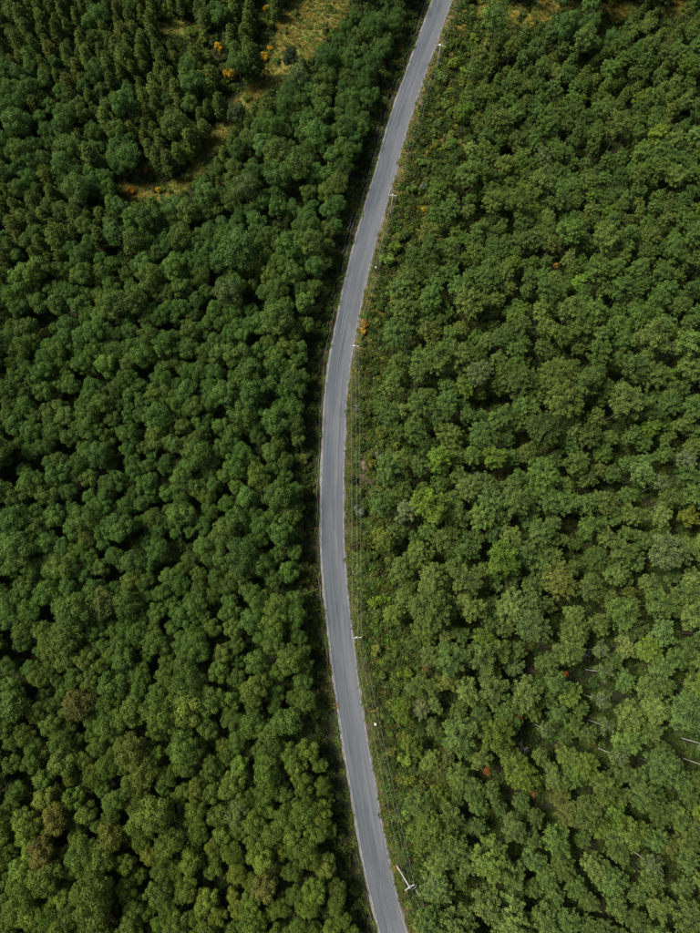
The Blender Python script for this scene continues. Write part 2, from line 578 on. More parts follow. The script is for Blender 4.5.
def shape_pine(seed, height=11.5, rad=1.75, tiers=15, leaf=M_NEEDLE, spread=0.0):
    """upright conifer: whorls of branches with short sprays of needles"""
    r = np.random.default_rng(seed)
    P, N, T, tb = [], [], [], Tubes()
    z0 = height * 0.22
    tb.tube([(0, 0, -0.6), (0, 0, 0.4), (r.normal(0, .05), r.normal(0, .05), height * 0.5), (0, 0, height * 0.97)], [0.24, 0.17, 0.11, 0.02], 7)
    for i in range(tiers):
        f = i / (tiers - 1)
        z = z0 + (height * 0.97 - z0) * f
        R_t = rad * (1 - f) ** (0.46 - 0.12 * spread) * (0.5 + 0.5 * min(1, (f + 0.12) / 0.25)) * r.uniform(0.88, 1.1) + 0.12
        nb = int(6 + 5 * (1 - f))
        a0 = r.uniform(0, 6.28)
        for b in range(nb):
            a = a0 + 6.283 * b / nb + r.normal(0, 0.14)
            ln = R_t * r.uniform(0.75, 1.15)
            dirv = np.array((math.cos(a), math.sin(a), 0.0))
            e = np.array((0, 0, z)) + dirv * ln + np.array((0, 0, 0.22 * ln))
            s = np.array((0, 0, z - 0.12))
            if i % 2 == 0:
                tb.tube([s, e], [0.035, 0.008], 3, cap=False)
            k = int(12 + 20 * ln / rad)
            t = r.uniform(0.3, 1.05, k) ** 0.8
            side = np.cross(dirv, (0, 0, 1))
            p = s + (e - s) * t[:, None] + side * (r.normal(0, 0.22, k) * (0.4 + t))[:, None] + np.array((0, 0, 1)) * r.normal(0.02, 0.14, k)[:, None]
            P.append(p)
            N.append(np.tile(dirv * 0.55 + np.array((0, 0, 0.8)), (k, 1)))
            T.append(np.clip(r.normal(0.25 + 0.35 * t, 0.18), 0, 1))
    P = np.concatenate(P); N = np.concatenate(N); T = np.concatenate(T)
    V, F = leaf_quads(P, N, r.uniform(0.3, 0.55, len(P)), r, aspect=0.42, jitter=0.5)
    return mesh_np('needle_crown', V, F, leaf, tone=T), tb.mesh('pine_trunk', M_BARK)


def shape_shrub(seed, height=1.8, rad=1.15, leaves=620, leaf=M_LEAF, size=(0.2, 0.42)):
    r = np.random.default_rng(seed)
    P, N, T, tb = [], [], [], Tubes()
    nl = r.integers(5, 8)
    for i in range(nl):
        a = 6.283 * i / nl + r.normal(0, 0.3)
        q = rad * r.uniform(0.25, 0.7) if i else 0.0
        lr = rad * r.uniform(0.38, 0.58)
        c = np.array((math.cos(a) * q, math.sin(a) * q, max(lr * 0.6, (height - lr) * r.uniform(0.5, 1.0))))
        tb.tube([(c[0] * 0.15, c[1] * 0.15, -0.25), (c[0] * 0.5, c[1] * 0.5, c[2] * 0.55), c], [0.05, 0.035, 0.012], 4)
        k = leaves // nl
        d = rand_dirs(r, k, 0.4)
        P.append(c + d * (lr * r.uniform(0.5, 1.12, k))[:, None])
        N.append(d + np.array((0, 0, 0.35)))
        T.append(np.clip(r.normal(0.45 + r.normal(0, 0.15), 0.22, k), 0, 1))
    P = np.concatenate(P); N = np.concatenate(N); T = np.concatenate(T)
    P[:, 2] = np.maximum(P[:, 2], 0.05)
    V, F = leaf_quads(P, N, r.uniform(*size, len(P)), r, jitter=0.7)
    return mesh_np('shrub_leaves', V, F, leaf, tone=T), tb.mesh('shrub_stems', M_BARK)


def shape_tuft(seed, blades=22, length=(0.35, 0.75), spread=0.4):
    r = np.random.default_rng(seed)
    V, F, T = [], [], []
    for i in range(blades):
        a = r.uniform(0, 6.283)
        q = r.uniform(0, spread)
        b = np.array((math.cos(a) * q, math.sin(a) * q, -0.03))
        L = r.uniform(*length)
        a2 = a + r.normal(0, 0.9)
        out = np.array((math.cos(a2), math.sin(a2), 0))
        sd = np.array((-out[1], out[0], 0)) * r.uniform(0.03, 0.06)
        m = b + out * L * 0.28 + np.array((0, 0, L * 0.55))
        t = b + out * L * 0.75 + np.array((0, 0, L * 0.72))
        k = len(V)
        V += [b - sd, b + sd, m + sd, m - sd, t]
        F += [(k, k + 1, k + 2, k + 3), (k + 3, k + 2, k + 4)]
        tt = float(np.clip(r.normal(0.5, 0.28), 0, 1))
        T += [tt, tt]
    return mesh_np('grass_tuft_blades', np.array(V), F, M_LEAF, tone=T)


def shape_dead(seed, height=9.0, rad=2.0, mat=M_DEAD):
    """bare standing tree: trunk, and branches that fork twice"""
    r = np.random.default_rng(seed)
    tr, br = Tubes(), Tubes()
    top = np.array((r.normal(0, 0.4), r.normal(0, 0.4), height))
    mid = np.array((r.normal(0, 0.15), r.normal(0, 0.15), height * 0.55))
    tr.tube([(0, 0, -0.6), (0, 0, 0.2), mid, top], [0.22, 0.17, 0.11, 0.03], 7)
    for i in range(13):
        f = r.uniform(0.42, 0.97)
        s = mid + (top - mid) * ((f - 0.55) / 0.45) if f > 0.55 else mid * (f / 0.55)
        a = r.uniform(0, 6.283)
        L = rad * r.uniform(0.6, 1.15) * (1.15 - 0.5 * f)
        e = s + np.array((math.cos(a) * L, math.sin(a) * L, L * r.uniform(0.25, 0.7)))
        k = 0.5 * (s + e) + r.normal(0, 0.1, 3)
        br.tube([s, k, e], [0.06, 0.045, 0.015], 5)
        for j in range(4):
            s2 = s + (e - s) * r.uniform(0.4, 0.95)
            a2 = a + r.choice((-1, 1)) * r.uniform(0.3, 0.9)
            l2 = L * r.uniform(0.25, 0.5)
            br.tube([s2, s2 + np.array((math.cos(a2) * l2, math.sin(a2) * l2, l2 * r.uniform(0.1, 0.6)))], [0.028, 0.008], 4)
    return br.mesh('bare_branches', mat), tr.mesh('bare_trunk', mat)


BROAD = [shape_broadleaf(100 + i, height=(12.6, 11.4, 13.4, 12.0, 10.6, 13.0, 11.8, 12.4)[i], leaf=M_ROUND, jitter=0.34, size=(0.22, 0.44), rad=(3.6, 3.1, 4.0, 3.4, 2.9, 3.7, 3.1, 3.8)[i], tall=(1.1, 1.2, 1.0, 1.15, 1.3, 1.1, 1.25, 1.05)[i], leaves=6800,
                         n_lobe=(17, 14, 22, 17, 12, 20, 14, 24)[i], lobe_r=((0.95, 1.5), (0.9, 1.4), (0.95, 1.5), (0.8, 1.3), (0.9, 1.35), (0.85, 1.6), (1.0, 1.5), (0.75, 1.3))[i], loose=0.30)
         for i in range(8)]
BIRCH = [shape_feather(200 + i, height=(14.0, 12.4, 15.0, 13.4, 11.8, 14.4, 12.8, 13.6)[i], rad=(2.9, 2.4, 3.3, 2.6, 2.3, 3.1, 2.5, 3.5)[i],
                       depth=(6.4, 6.0, 6.2, 7.0, 5.8, 6.8, 6.4, 6.0)[i], sprays=(85, 64, 105, 84, 58, 96, 70, 110)[i], leaves=(6600, 5200, 8000, 6500, 4700, 7400, 5600, 8200)[i])
         for i in range(8)]
PINE = [shape_pine(300 + i, height=(9.6, 8.6, 10.4, 8.0, 9.2, 10.0)[i], rad=(2.3, 2.0, 2.5, 2.1, 2.6, 2.2)[i], spread=(0, 0.4, 0.2, 0.8, 1.0, 0.5)[i]) for i in range(6)]
SHRUB = [shape_shrub(400 + i, height=(1.7, 2.3, 1.3, 2.0, 2.8)[i], rad=(1.15, 1.3, 1.0, 0.95, 1.5)[i], leaves=(560, 760, 460, 520, 950)[i]) for i in range(5)]
TUFT = [shape_tuft(500 + i, blades=(22, 28, 18)[i], length=((0.3, 0.6), (0.45, 0.85), (0.25, 0.5))[i], spread=(0.35, 0.45, 0.5)[i]) for i in range(3)]
SPARSE = [shape_feather(600 + i, height=14.0, rad=1.9, depth=4.0, sprays=30, leaves=1500, bark=M_PALE, trunk_r=0.115) for i in range(3)]
DEAD = [shape_dead(700 + i, height=(9.0, 7.5, 10.5)[i], rad=(2.2, 1.8, 2.4)[i]) for i in range(3)]
SAPLING = [shape_broadleaf(800 + i, height=11.6, rad=1.15, n_lobe=7, lobe_r=(0.4, 0.7), tall=1.2, leaves=620, size=(0.2, 0.4), loose=0.2, trunk_r=0.09) for i in range(2)]

# ------------------------------------------------------------------ ground
PATH = [(345, -30, 16), (318, 8, 25), (304, 28, 24), (288, 54, 16), (264, 84, 9), (240, 108, 7), (222, 130, 7), (203, 158, 6), (186, 182, 6.5), (163, 195, 7), (138, 191, 7), (122, 186, 5)]
OPEN = [(520, 17, 30, 9), (492, 12, 14, 9), (618, 12, 17, 9), (676, 8, 14, 8), (560, 6, 22, 6), (172, 28, 16, 7), (192, 33, 14, 6)]


def path_field(px, py):
    """1 inside the dry grass strip and the little clearings of the photo's top, 0 outside"""
    px = np.asarray(px, float); py = np.asarray(py, float)
    best = np.full(px.shape, 9.0)
    for (x0, y0, w0), (x1, y1, w1) in zip(PATH[:-1], PATH[1:]):
        L2 = (x1 - x0) ** 2 + (y1 - y0) ** 2
        t = np.clip(((px - x0) * (x1 - x0) + (py - y0) * (y1 - y0)) / L2, 0, 1)
        dd = np.hypot(px - x0 - t * (x1 - x0), py - y0 - t * (y1 - y0)) / (w0 + t * (w1 - w0))
        best = np.minimum(best, dd)
    for x, y, a, b in OPEN:
        best = np.minimum(best, np.hypot((px - x) / a, (py - y) / b))
    return best


def build_ground():
    # fine in the middle, growing steps out to the horizon
    def axis(a, b, step):
        mid = np.arange(a, b + 0.01, step)
        out = []
        s, x = step, 0.0
        while x < 2200:
            s *= 1.35
            x += s
            out.append(x)
        out = np.array(out)
        return np.r_[(a - out)[::-1], mid, b + out]
    xs, ys = axis(-130, 135, 1.3), axis(-85, 215, 1.3)
    X, Y = np.meshgrid(xs, ys)
    d, _ = road_dist(X.ravel(), Y.ravel())
    Z = terrain(X.ravel(), Y.ravel(), d)
    nx, ny = len(xs), len(ys)
    i = np.arange((ny - 1) * (nx - 1))
    a = (i // (nx - 1)) * nx + i % (nx - 1)
    F = np.stack([a, a + 1, a + 1 + nx, a + nx], axis=1)
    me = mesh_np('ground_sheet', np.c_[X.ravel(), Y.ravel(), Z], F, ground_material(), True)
    px, py = proj(X.ravel(), Y.ravel(), Z)
    pf = path_field(px, py)
    dry = 1 - smooth(0.75, 1.25, pf)
    wob = 0.5 + 0.5 * np.sin(Y.ravel() * 0.21 + 2 * np.sin(Y.ravel() * 0.07)) * np.sin(X.ravel() * 0.3 + Y.ravel() * 0.11)
    up = smooth(430, 300, py)
    dry = np.maximum(dry, (d > 0) * smooth(9, 3.5, d) * (0.25 + 0.5 * up) * wob)
    soil = (d > 0) * smooth(6.5, 3.6, d) * (0.35 + 0.55 * up) * (0.4 + 0.6 * wob)
    soil = np.maximum(soil, 1.0 * np.exp(-(((px - 366) / 9) ** 2 + ((py - 463) / 22) ** 2)))
    soil = np.maximum(soil, 0.45 * np.exp(-(((px - 536) / 10) ** 2 + ((py - 672) / 18) ** 2)))
    soil = np.maximum(soil, 0.9 * np.exp(-(((px - 326) / 5) ** 2 + ((py - 26) / 10) ** 2)))
    for nm, val in (('dry', dry), ('soil', soil)):
        at_ = me.attributes.new(nm, 'FLOAT', 'POINT')
        at_.data.foreach_set('value', val.astype(np.float32))
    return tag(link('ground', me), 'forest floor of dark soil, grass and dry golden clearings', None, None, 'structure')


build_ground()


# ------------------------------------------------------------------ road, markings, shoulder, drain
def strip(name, offs, zs, mat, i0=0, i1=None, edge=None):
    """a sheet swept along the road; offs = metres from the centre line (right positive)"""
    i1 = len(RC) if i1 is None else i1
    idx = np.arange(i0, i1)
    V, UV = [], []
    for i in idx:
        for j, (o, z) in enumerate(zip(offs, zs)):
            oo = o + (edge(i, j) if edge else 0.0)
            p = RC[i] + NRM[i] * oo
            V.append((p[0], p[1], z)); UV.append((oo, S[i]))
    k = len(offs)
    a = (np.arange((len(idx) - 1) * (k - 1)) // (k - 1)) * k + np.arange((len(idx) - 1) * (k - 1)) % (k - 1)
    F = np.stack([a, a + k, a + k + 1, a + 1], axis=1)
    V = np.array(V)
    n = np.cross(V[F[0, 1]] - V[F[0, 0]], V[F[0, 2]] - V[F[0, 0]])
    if n[2] < 0:
        F = F[:, ::-1].copy()
    me = mesh_np(name, V, F, mat)
    uvl = me.uv_layers.new(name='road_uv')
    UV = np.array(UV, np.float32)
    uvl.data.foreach_set('uv', UV[F.ravel()].ravel())
    return me


def crumble(i, j):
    h = lambda s: (math.sin(i * 12.9898 + s * 78.233) * 43758.5453) % 1.0
    return {0: 0.16 * (h(1) - 0.5), 4: 0.16 * (h(2) - 0.5)}.get(j, 0.0)


road_me = strip('asphalt_sheet', [-HALF, -1.4, 0, 1.4, HALF], [ROAD_Z - 0.05, ROAD_Z - 0.01, ROAD_Z + 0.02, ROAD_Z - 0.01, ROAD_Z - 0.05], road_material(), edge=crumble)
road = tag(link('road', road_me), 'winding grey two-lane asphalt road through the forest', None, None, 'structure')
paint = worn_paint()


def line_z(o):
    return ROAD_Z + 0.006 - 0.04 * max(0, (abs(o) - 1.4) / (HALF - 1.4)) - 0.01


link('edge_line', strip('edge_line_left', [-HALF + 0.10, -HALF + 0.27], [line_z(HALF - 0.10), line_z(HALF - 0.27)], paint), road)
link('edge_line', strip('edge_line_right', [HALF - 0.27, HALF - 0.10], [line_z(HALF - 0.27), line_z(HALF - 0.10)], paint), road)


def shoulder_edge(amp, outer):
    def f(i, j):
        if j != outer:
            return 0.0
        return amp * (math.sin(i * 0.37) * 0.4 + math.sin(i * 1.13 + 2) * 0.3 + ((math.sin(i * 91.7) * 4375.5) % 1.0 - 0.5) * 0.7)
    return f


gravel = gravel_material()
gs = strip('gravel_right', [HALF - 0.25, HALF + 0.1, HALF + 0.42], [0.10, 0.13, -0.22], gravel, edge=shoulder_edge(0.4, 2))
tag(link('gravel_shoulder', gs), 'narrow pale gravel shoulder along the right edge of the road', None, None, 'structure')
gs = strip('gravel_left', [-HALF - 0.30, -HALF - 0.08, -HALF + 0.25], [-0.22, 0.12, 0.10], gravel, edge=shoulder_edge(0.25, 0))
tag(link('gravel_shoulder', gs), 'thin gravel shoulder along the left edge of the road', None, None, 'structure')


def build_drain():
    """two lips of concrete pieces on either side of a shallow channel, left of the road"""
    tb = Tubes()
    r = random.Random(5)
    ypix = proj(RC[:, 0], RC[:, 1], np.zeros(len(RC)))[1]
    for i in range(2, len(RC) - 4, 2):
        y = ypix[i]
        k = float(smooth(400, 300, y))
        inner = 0.75 + 0.75 * k
        for lip, off, w in ((0, inner, 0.20), (1, inner + 1.15, 0.24)):
            keep = (0.97 if lip else 0.9) if y < 300 else (0.15 if lip else 0.9)
            if y > 700:
                keep *= 0.35
            if r.random() > keep:
                continue
            p = RC[i] + NRM[i] * -(HALF + off + r.gauss(0, 0.09) + 0.15 * math.sin(i * 0.31))
            z = 0.0 + r.gauss(0, 0.03)
            ang = math.atan2(tan[i, 1], tan[i, 0]) + r.gauss(0, 0.03)
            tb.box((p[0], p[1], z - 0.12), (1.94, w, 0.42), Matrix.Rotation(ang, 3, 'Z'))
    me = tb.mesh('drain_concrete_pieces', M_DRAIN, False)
    return tag(link('roadside_drain', me), 'broken concrete drain channel along the left side of the road', None, None, 'structure')


build_drain()

# ------------------------------------------------------------------ utility poles and cables
POLES = [  # base pixel, (top pixel or None), label
    (437, 68, 8.7, (0.0, 0.0), 'pale concrete utility pole nearest the top edge, beside the road'),
    (391, 213, 8.7, (0.0, 0.0), 'pale concrete utility pole at the road bend beside small yellow flowers'),
    (354.6, 358, 8.7, (0.0, 0.0), 'pale concrete utility pole just below the orange bush by the road'),
    (356.6, 637, 8.7, (0.0, 0.0), 'utility pole seen from straight above, only its crossarm showing'),
    (397, 866, 8.7, (2.3, -1.9), 'leaning pale utility pole near the bottom edge with a looped cable'),
]
pole_parts = {}
tb = Tubes(); tb.tube([(0, 0, -1.2), (0, 0, 0), (0, 0, 4.5), (0, 0, 8.9)], [0.19, 0.17, 0.14, 0.10], 10); pole_parts['pole'] = tb.mesh('pole_shaft', M_CONC)
tb = Tubes(); tb.box((0, -0.17, 8.45), (2.3, 0.16, 0.16)); pole_parts['crossarm'] = tb.mesh('crossarm_beam', M_CONC, False)
tb = Tubes()
tb.tube([(0, 0, 0), (0, 0, 0.12)], [0.02, 0.02], 6)
tb.tube([(0, 0, 0.10), (0, 0, 0.13), (0, 0, 0.17), (0, 0, 0.19), (0, 0, 0.26), (0, 0, 0.30)], [0.03, 0.085, 0.05, 0.08, 0.05, 0.02], 8)
pole_parts['insulator'] = tb.mesh('insulator_bell', M_CERAMIC)
tb = Tubes(); tb.tube([(-0.6, -0.17, 8.38), (0, -0.13, 7.75)], [0.03, 0.03], 5); tb.tube([(0.6, -0.17, 8.38), (0, -0.13, 7.75)], [0.03, 0.03], 5)
pole_parts['brace'] = tb.mesh('brace_bars', M_STEEL)
INS_X = (-1.05, 0.18, 1.05)
attach = []
pole_roots = []
for i, (bx, by, hh, lean, lab) in enumerate(POLES):
    b = at(bx, by, 0)
    b[2] = float(terrain(np.array([b[0]]), np.array([b[1]]))[0])
    root = link('utility_pole', None, loc=b)
    root.empty_display_size = 0.5
    tag(root, lab, 'utility pole', 'utility poles along the right side of the road')
    k = road_dist(b[0], b[1])[1][0]
    rz = math.atan2(NRM[k, 1], NRM[k, 0]) * (0.6 if i != 4 else 1.0) + (R(14) if i == 4 else 0)
    up = Vector((lean[0], lean[1], 8.6)).normalized()
    q = Vector((0, 0, 1)).rotation_difference(up) @ Matrix.Rotation(rz, 3, 'Z').to_quaternion()
    root.rotation_mode = 'QUATERNION'
    root.rotation_quaternion = q
    for nm in ('pole', 'crossarm', 'brace'):
        link(nm, pole_parts[nm], root)
    pts = []
    for x in INS_X:
        link('insulator', pole_parts['insulator'], root, (x, -0.17, 8.53))
        pts.append(np.array(q @ Vector((x, -0.17, 8.80))) + b)
    attach.append(pts)
    pole_roots.append(root)
    if i == 0:       # a steel box with its bracket below the crossarm
        tb = Tubes(); tb.box((-0.28, 0.24, 8.1), (0.4, 0.36, 0.6)); tb.box((-0.28, 0.24, 8.43), (0.46, 0.42, 0.06))
        link('switch_box', tb.mesh('switch_box_shell', M_STEEL, False), root)
    if i == 4:
        tb = Tubes()
        loop = [(0.5 + 0.95 * math.cos(t) * 0.8, -0.35 - 0.55 * math.sin(t), 8.62 - 0.35 * math.sin(t)) for t in np.linspace(-0.5, 3.4, 16)]
        tb.tube([np.array(p) + np.array((0.25, 0, 0.2)) for p in loop], 0.045, 6)
        link('cable_loop', tb.mesh('jumper_loop', M_CABLE), root)
        # steel strut down to the ground on the far side of the lean
        g = at(422, 901, 0); s = at(414, 889, 4.0)
        inv = q.inverted()
        tb = Tubes(); tb.tube([inv @ Vector(g - b), inv @ Vector(at(416, 890, 2.6) - b)], [0.05, 0.05], 7)
        link('stub_strut', tb.mesh('stub_strut_bar', M_STEEL), root)
# where the line carries on outside the photo
first = [p + (attach[0][n] - attach[1][n]) * np.array((1.15, 1.1, 0)) for n, p in enumerate(attach[0])]
last = [p + np.array((17.0, -42.0, 0)) for p in attach[4]]
runs = [first] + attach + [last]
for n, lab in enumerate(('leftmost of the three thin overhead cables beside the road', 'middle of the three thin overhead cables beside the road',
                         'rightmost of the three thin overhead cables beside the road')):
    tb = Tubes()
    pts = []
    for a, b in zip(runs[:-1], runs[1:]):
        for t in np.linspace(0, 1, 20, endpoint=False):
            p = a[n] * (1 - t) + b[n] * t
            pts.append(p + np.array((0, 0, -4 * 1.1 * t * (1 - t))))
    pts.append(runs[-1][n])
    tb.tube(pts, 0.013, 5)
    tag(link('power_cable', tb.mesh('cable_strand', M_CABLE)), lab, 'power cable', 'overhead cables strung between the utility poles')


def marker(px, py, label):
    b = at(px, py, 0.3)
    b[2] = float(terrain(np.array([b[0]]), np.array([b[1]]))[0]) + 0.0
    root = link('kilometre_stone', None, loc=b, rz=R(100))
    root.empty_display_size = 0.4
    tag(root, label, 'marker stone', 'white marker stones beside the road')
    tb = Tubes(); tb.box((0, 0, 0.02), (0.8, 0.55, 0.36))
    link('plinth', tb.mesh('plinth_block', M_CONC, False), root)
    V, F = [], []
    prof = [(-0.30, 0.0), (-0.30, 0.55)] + [(-0.30 * math.cos(t), 0.55 + 0.30 * math.sin(t)) for t in np.linspace(0.2, math.pi - 0.2, 9)] + [(0.30, 0.55), (0.30, 0.0)]
    n = len(prof)
    for yy in (-0.19, 0.19):
        V += [(x, yy, z + 0.19) for x, z in prof]
    F += [tuple(range(n)), tuple(reversed(range(n, 2 * n)))]
    F += [(k, k + n, (k + 1) % n + n, (k + 1) % n) for k in range(n)]
    link('headstone', mesh_np('headstone_slab', np.array(V), F, M_WHITE), root)


marker(375.8, 268.5, 'small white marker stone right of the road, the upper of two')
marker(375.2, 724.0, 'small white marker stone right of the road, the lower of two')

# ------------------------------------------------------------------ where the trees stand
RB_Y = [-80, 0, 60, 120, 200, 250, 300, 350, 400, 450, 520, 600, 660, 720, 800, 850, 933, 1010]
RB_X = [530, 500, 478, 458, 433, 415, 400, 381, 381, 392, 382, 398, 412, 424, 426, 428, 424, 440]
GAPS = [(137, 335, 9, 24), (206, 268, 8, 13), (226, 356, 8, 18), (240, 428, 8, 12), (100, 425, 12, 7), (66, 350, 9, 9), (281, 272, 8, 10), (175, 541, 24, 8), (246, 530, 9, 9),
        (55, 596, 10, 8), (120, 611, 9, 8), (20, 505, 12, 8), (200, 748, 8, 20), (204, 826, 10, 30), (14, 785, 13, 9), (14, 845, 12, 9), (279, 847, 16, 9), (214, 885, 10, 9),
        (115, 926, 14, 6), (28, 312, 26, 7), (90, 262, 16, 7), (300, 395, 8, 10), (312, 670, 7, 18), (160, 470, 10, 7), (85, 500, 9, 7), (250, 640, 9, 8), (80, 720, 10, 9),
        (410, 388, 9, 12), (492, 402, 20, 12), (511, 466, 14, 9), (556, 360, 13, 8), (556, 625, 17, 12), (535, 668, 12, 24), (577, 653, 13, 9), (490, 546, 12, 10), (641, 546, 12, 8),
        (520, 781, 17, 8), (466, 810, 12, 9), (661, 785, 22, 9), (660, 740, 14, 8), (470, 470, 14, 9), (600, 740, 14, 7), (640, 300, 12, 7), (520, 270, 9, 8), (610, 420, 9, 8),
        (560, 180, 10, 6), (460, 745, 14, 9), (510, 845, 14, 8), (590, 870, 14, 8), (640, 660, 12, 8), (430, 560, 9, 9), (100, 130, 9, 8), (60, 60, 9, 7), (215, 220, 8, 8)]

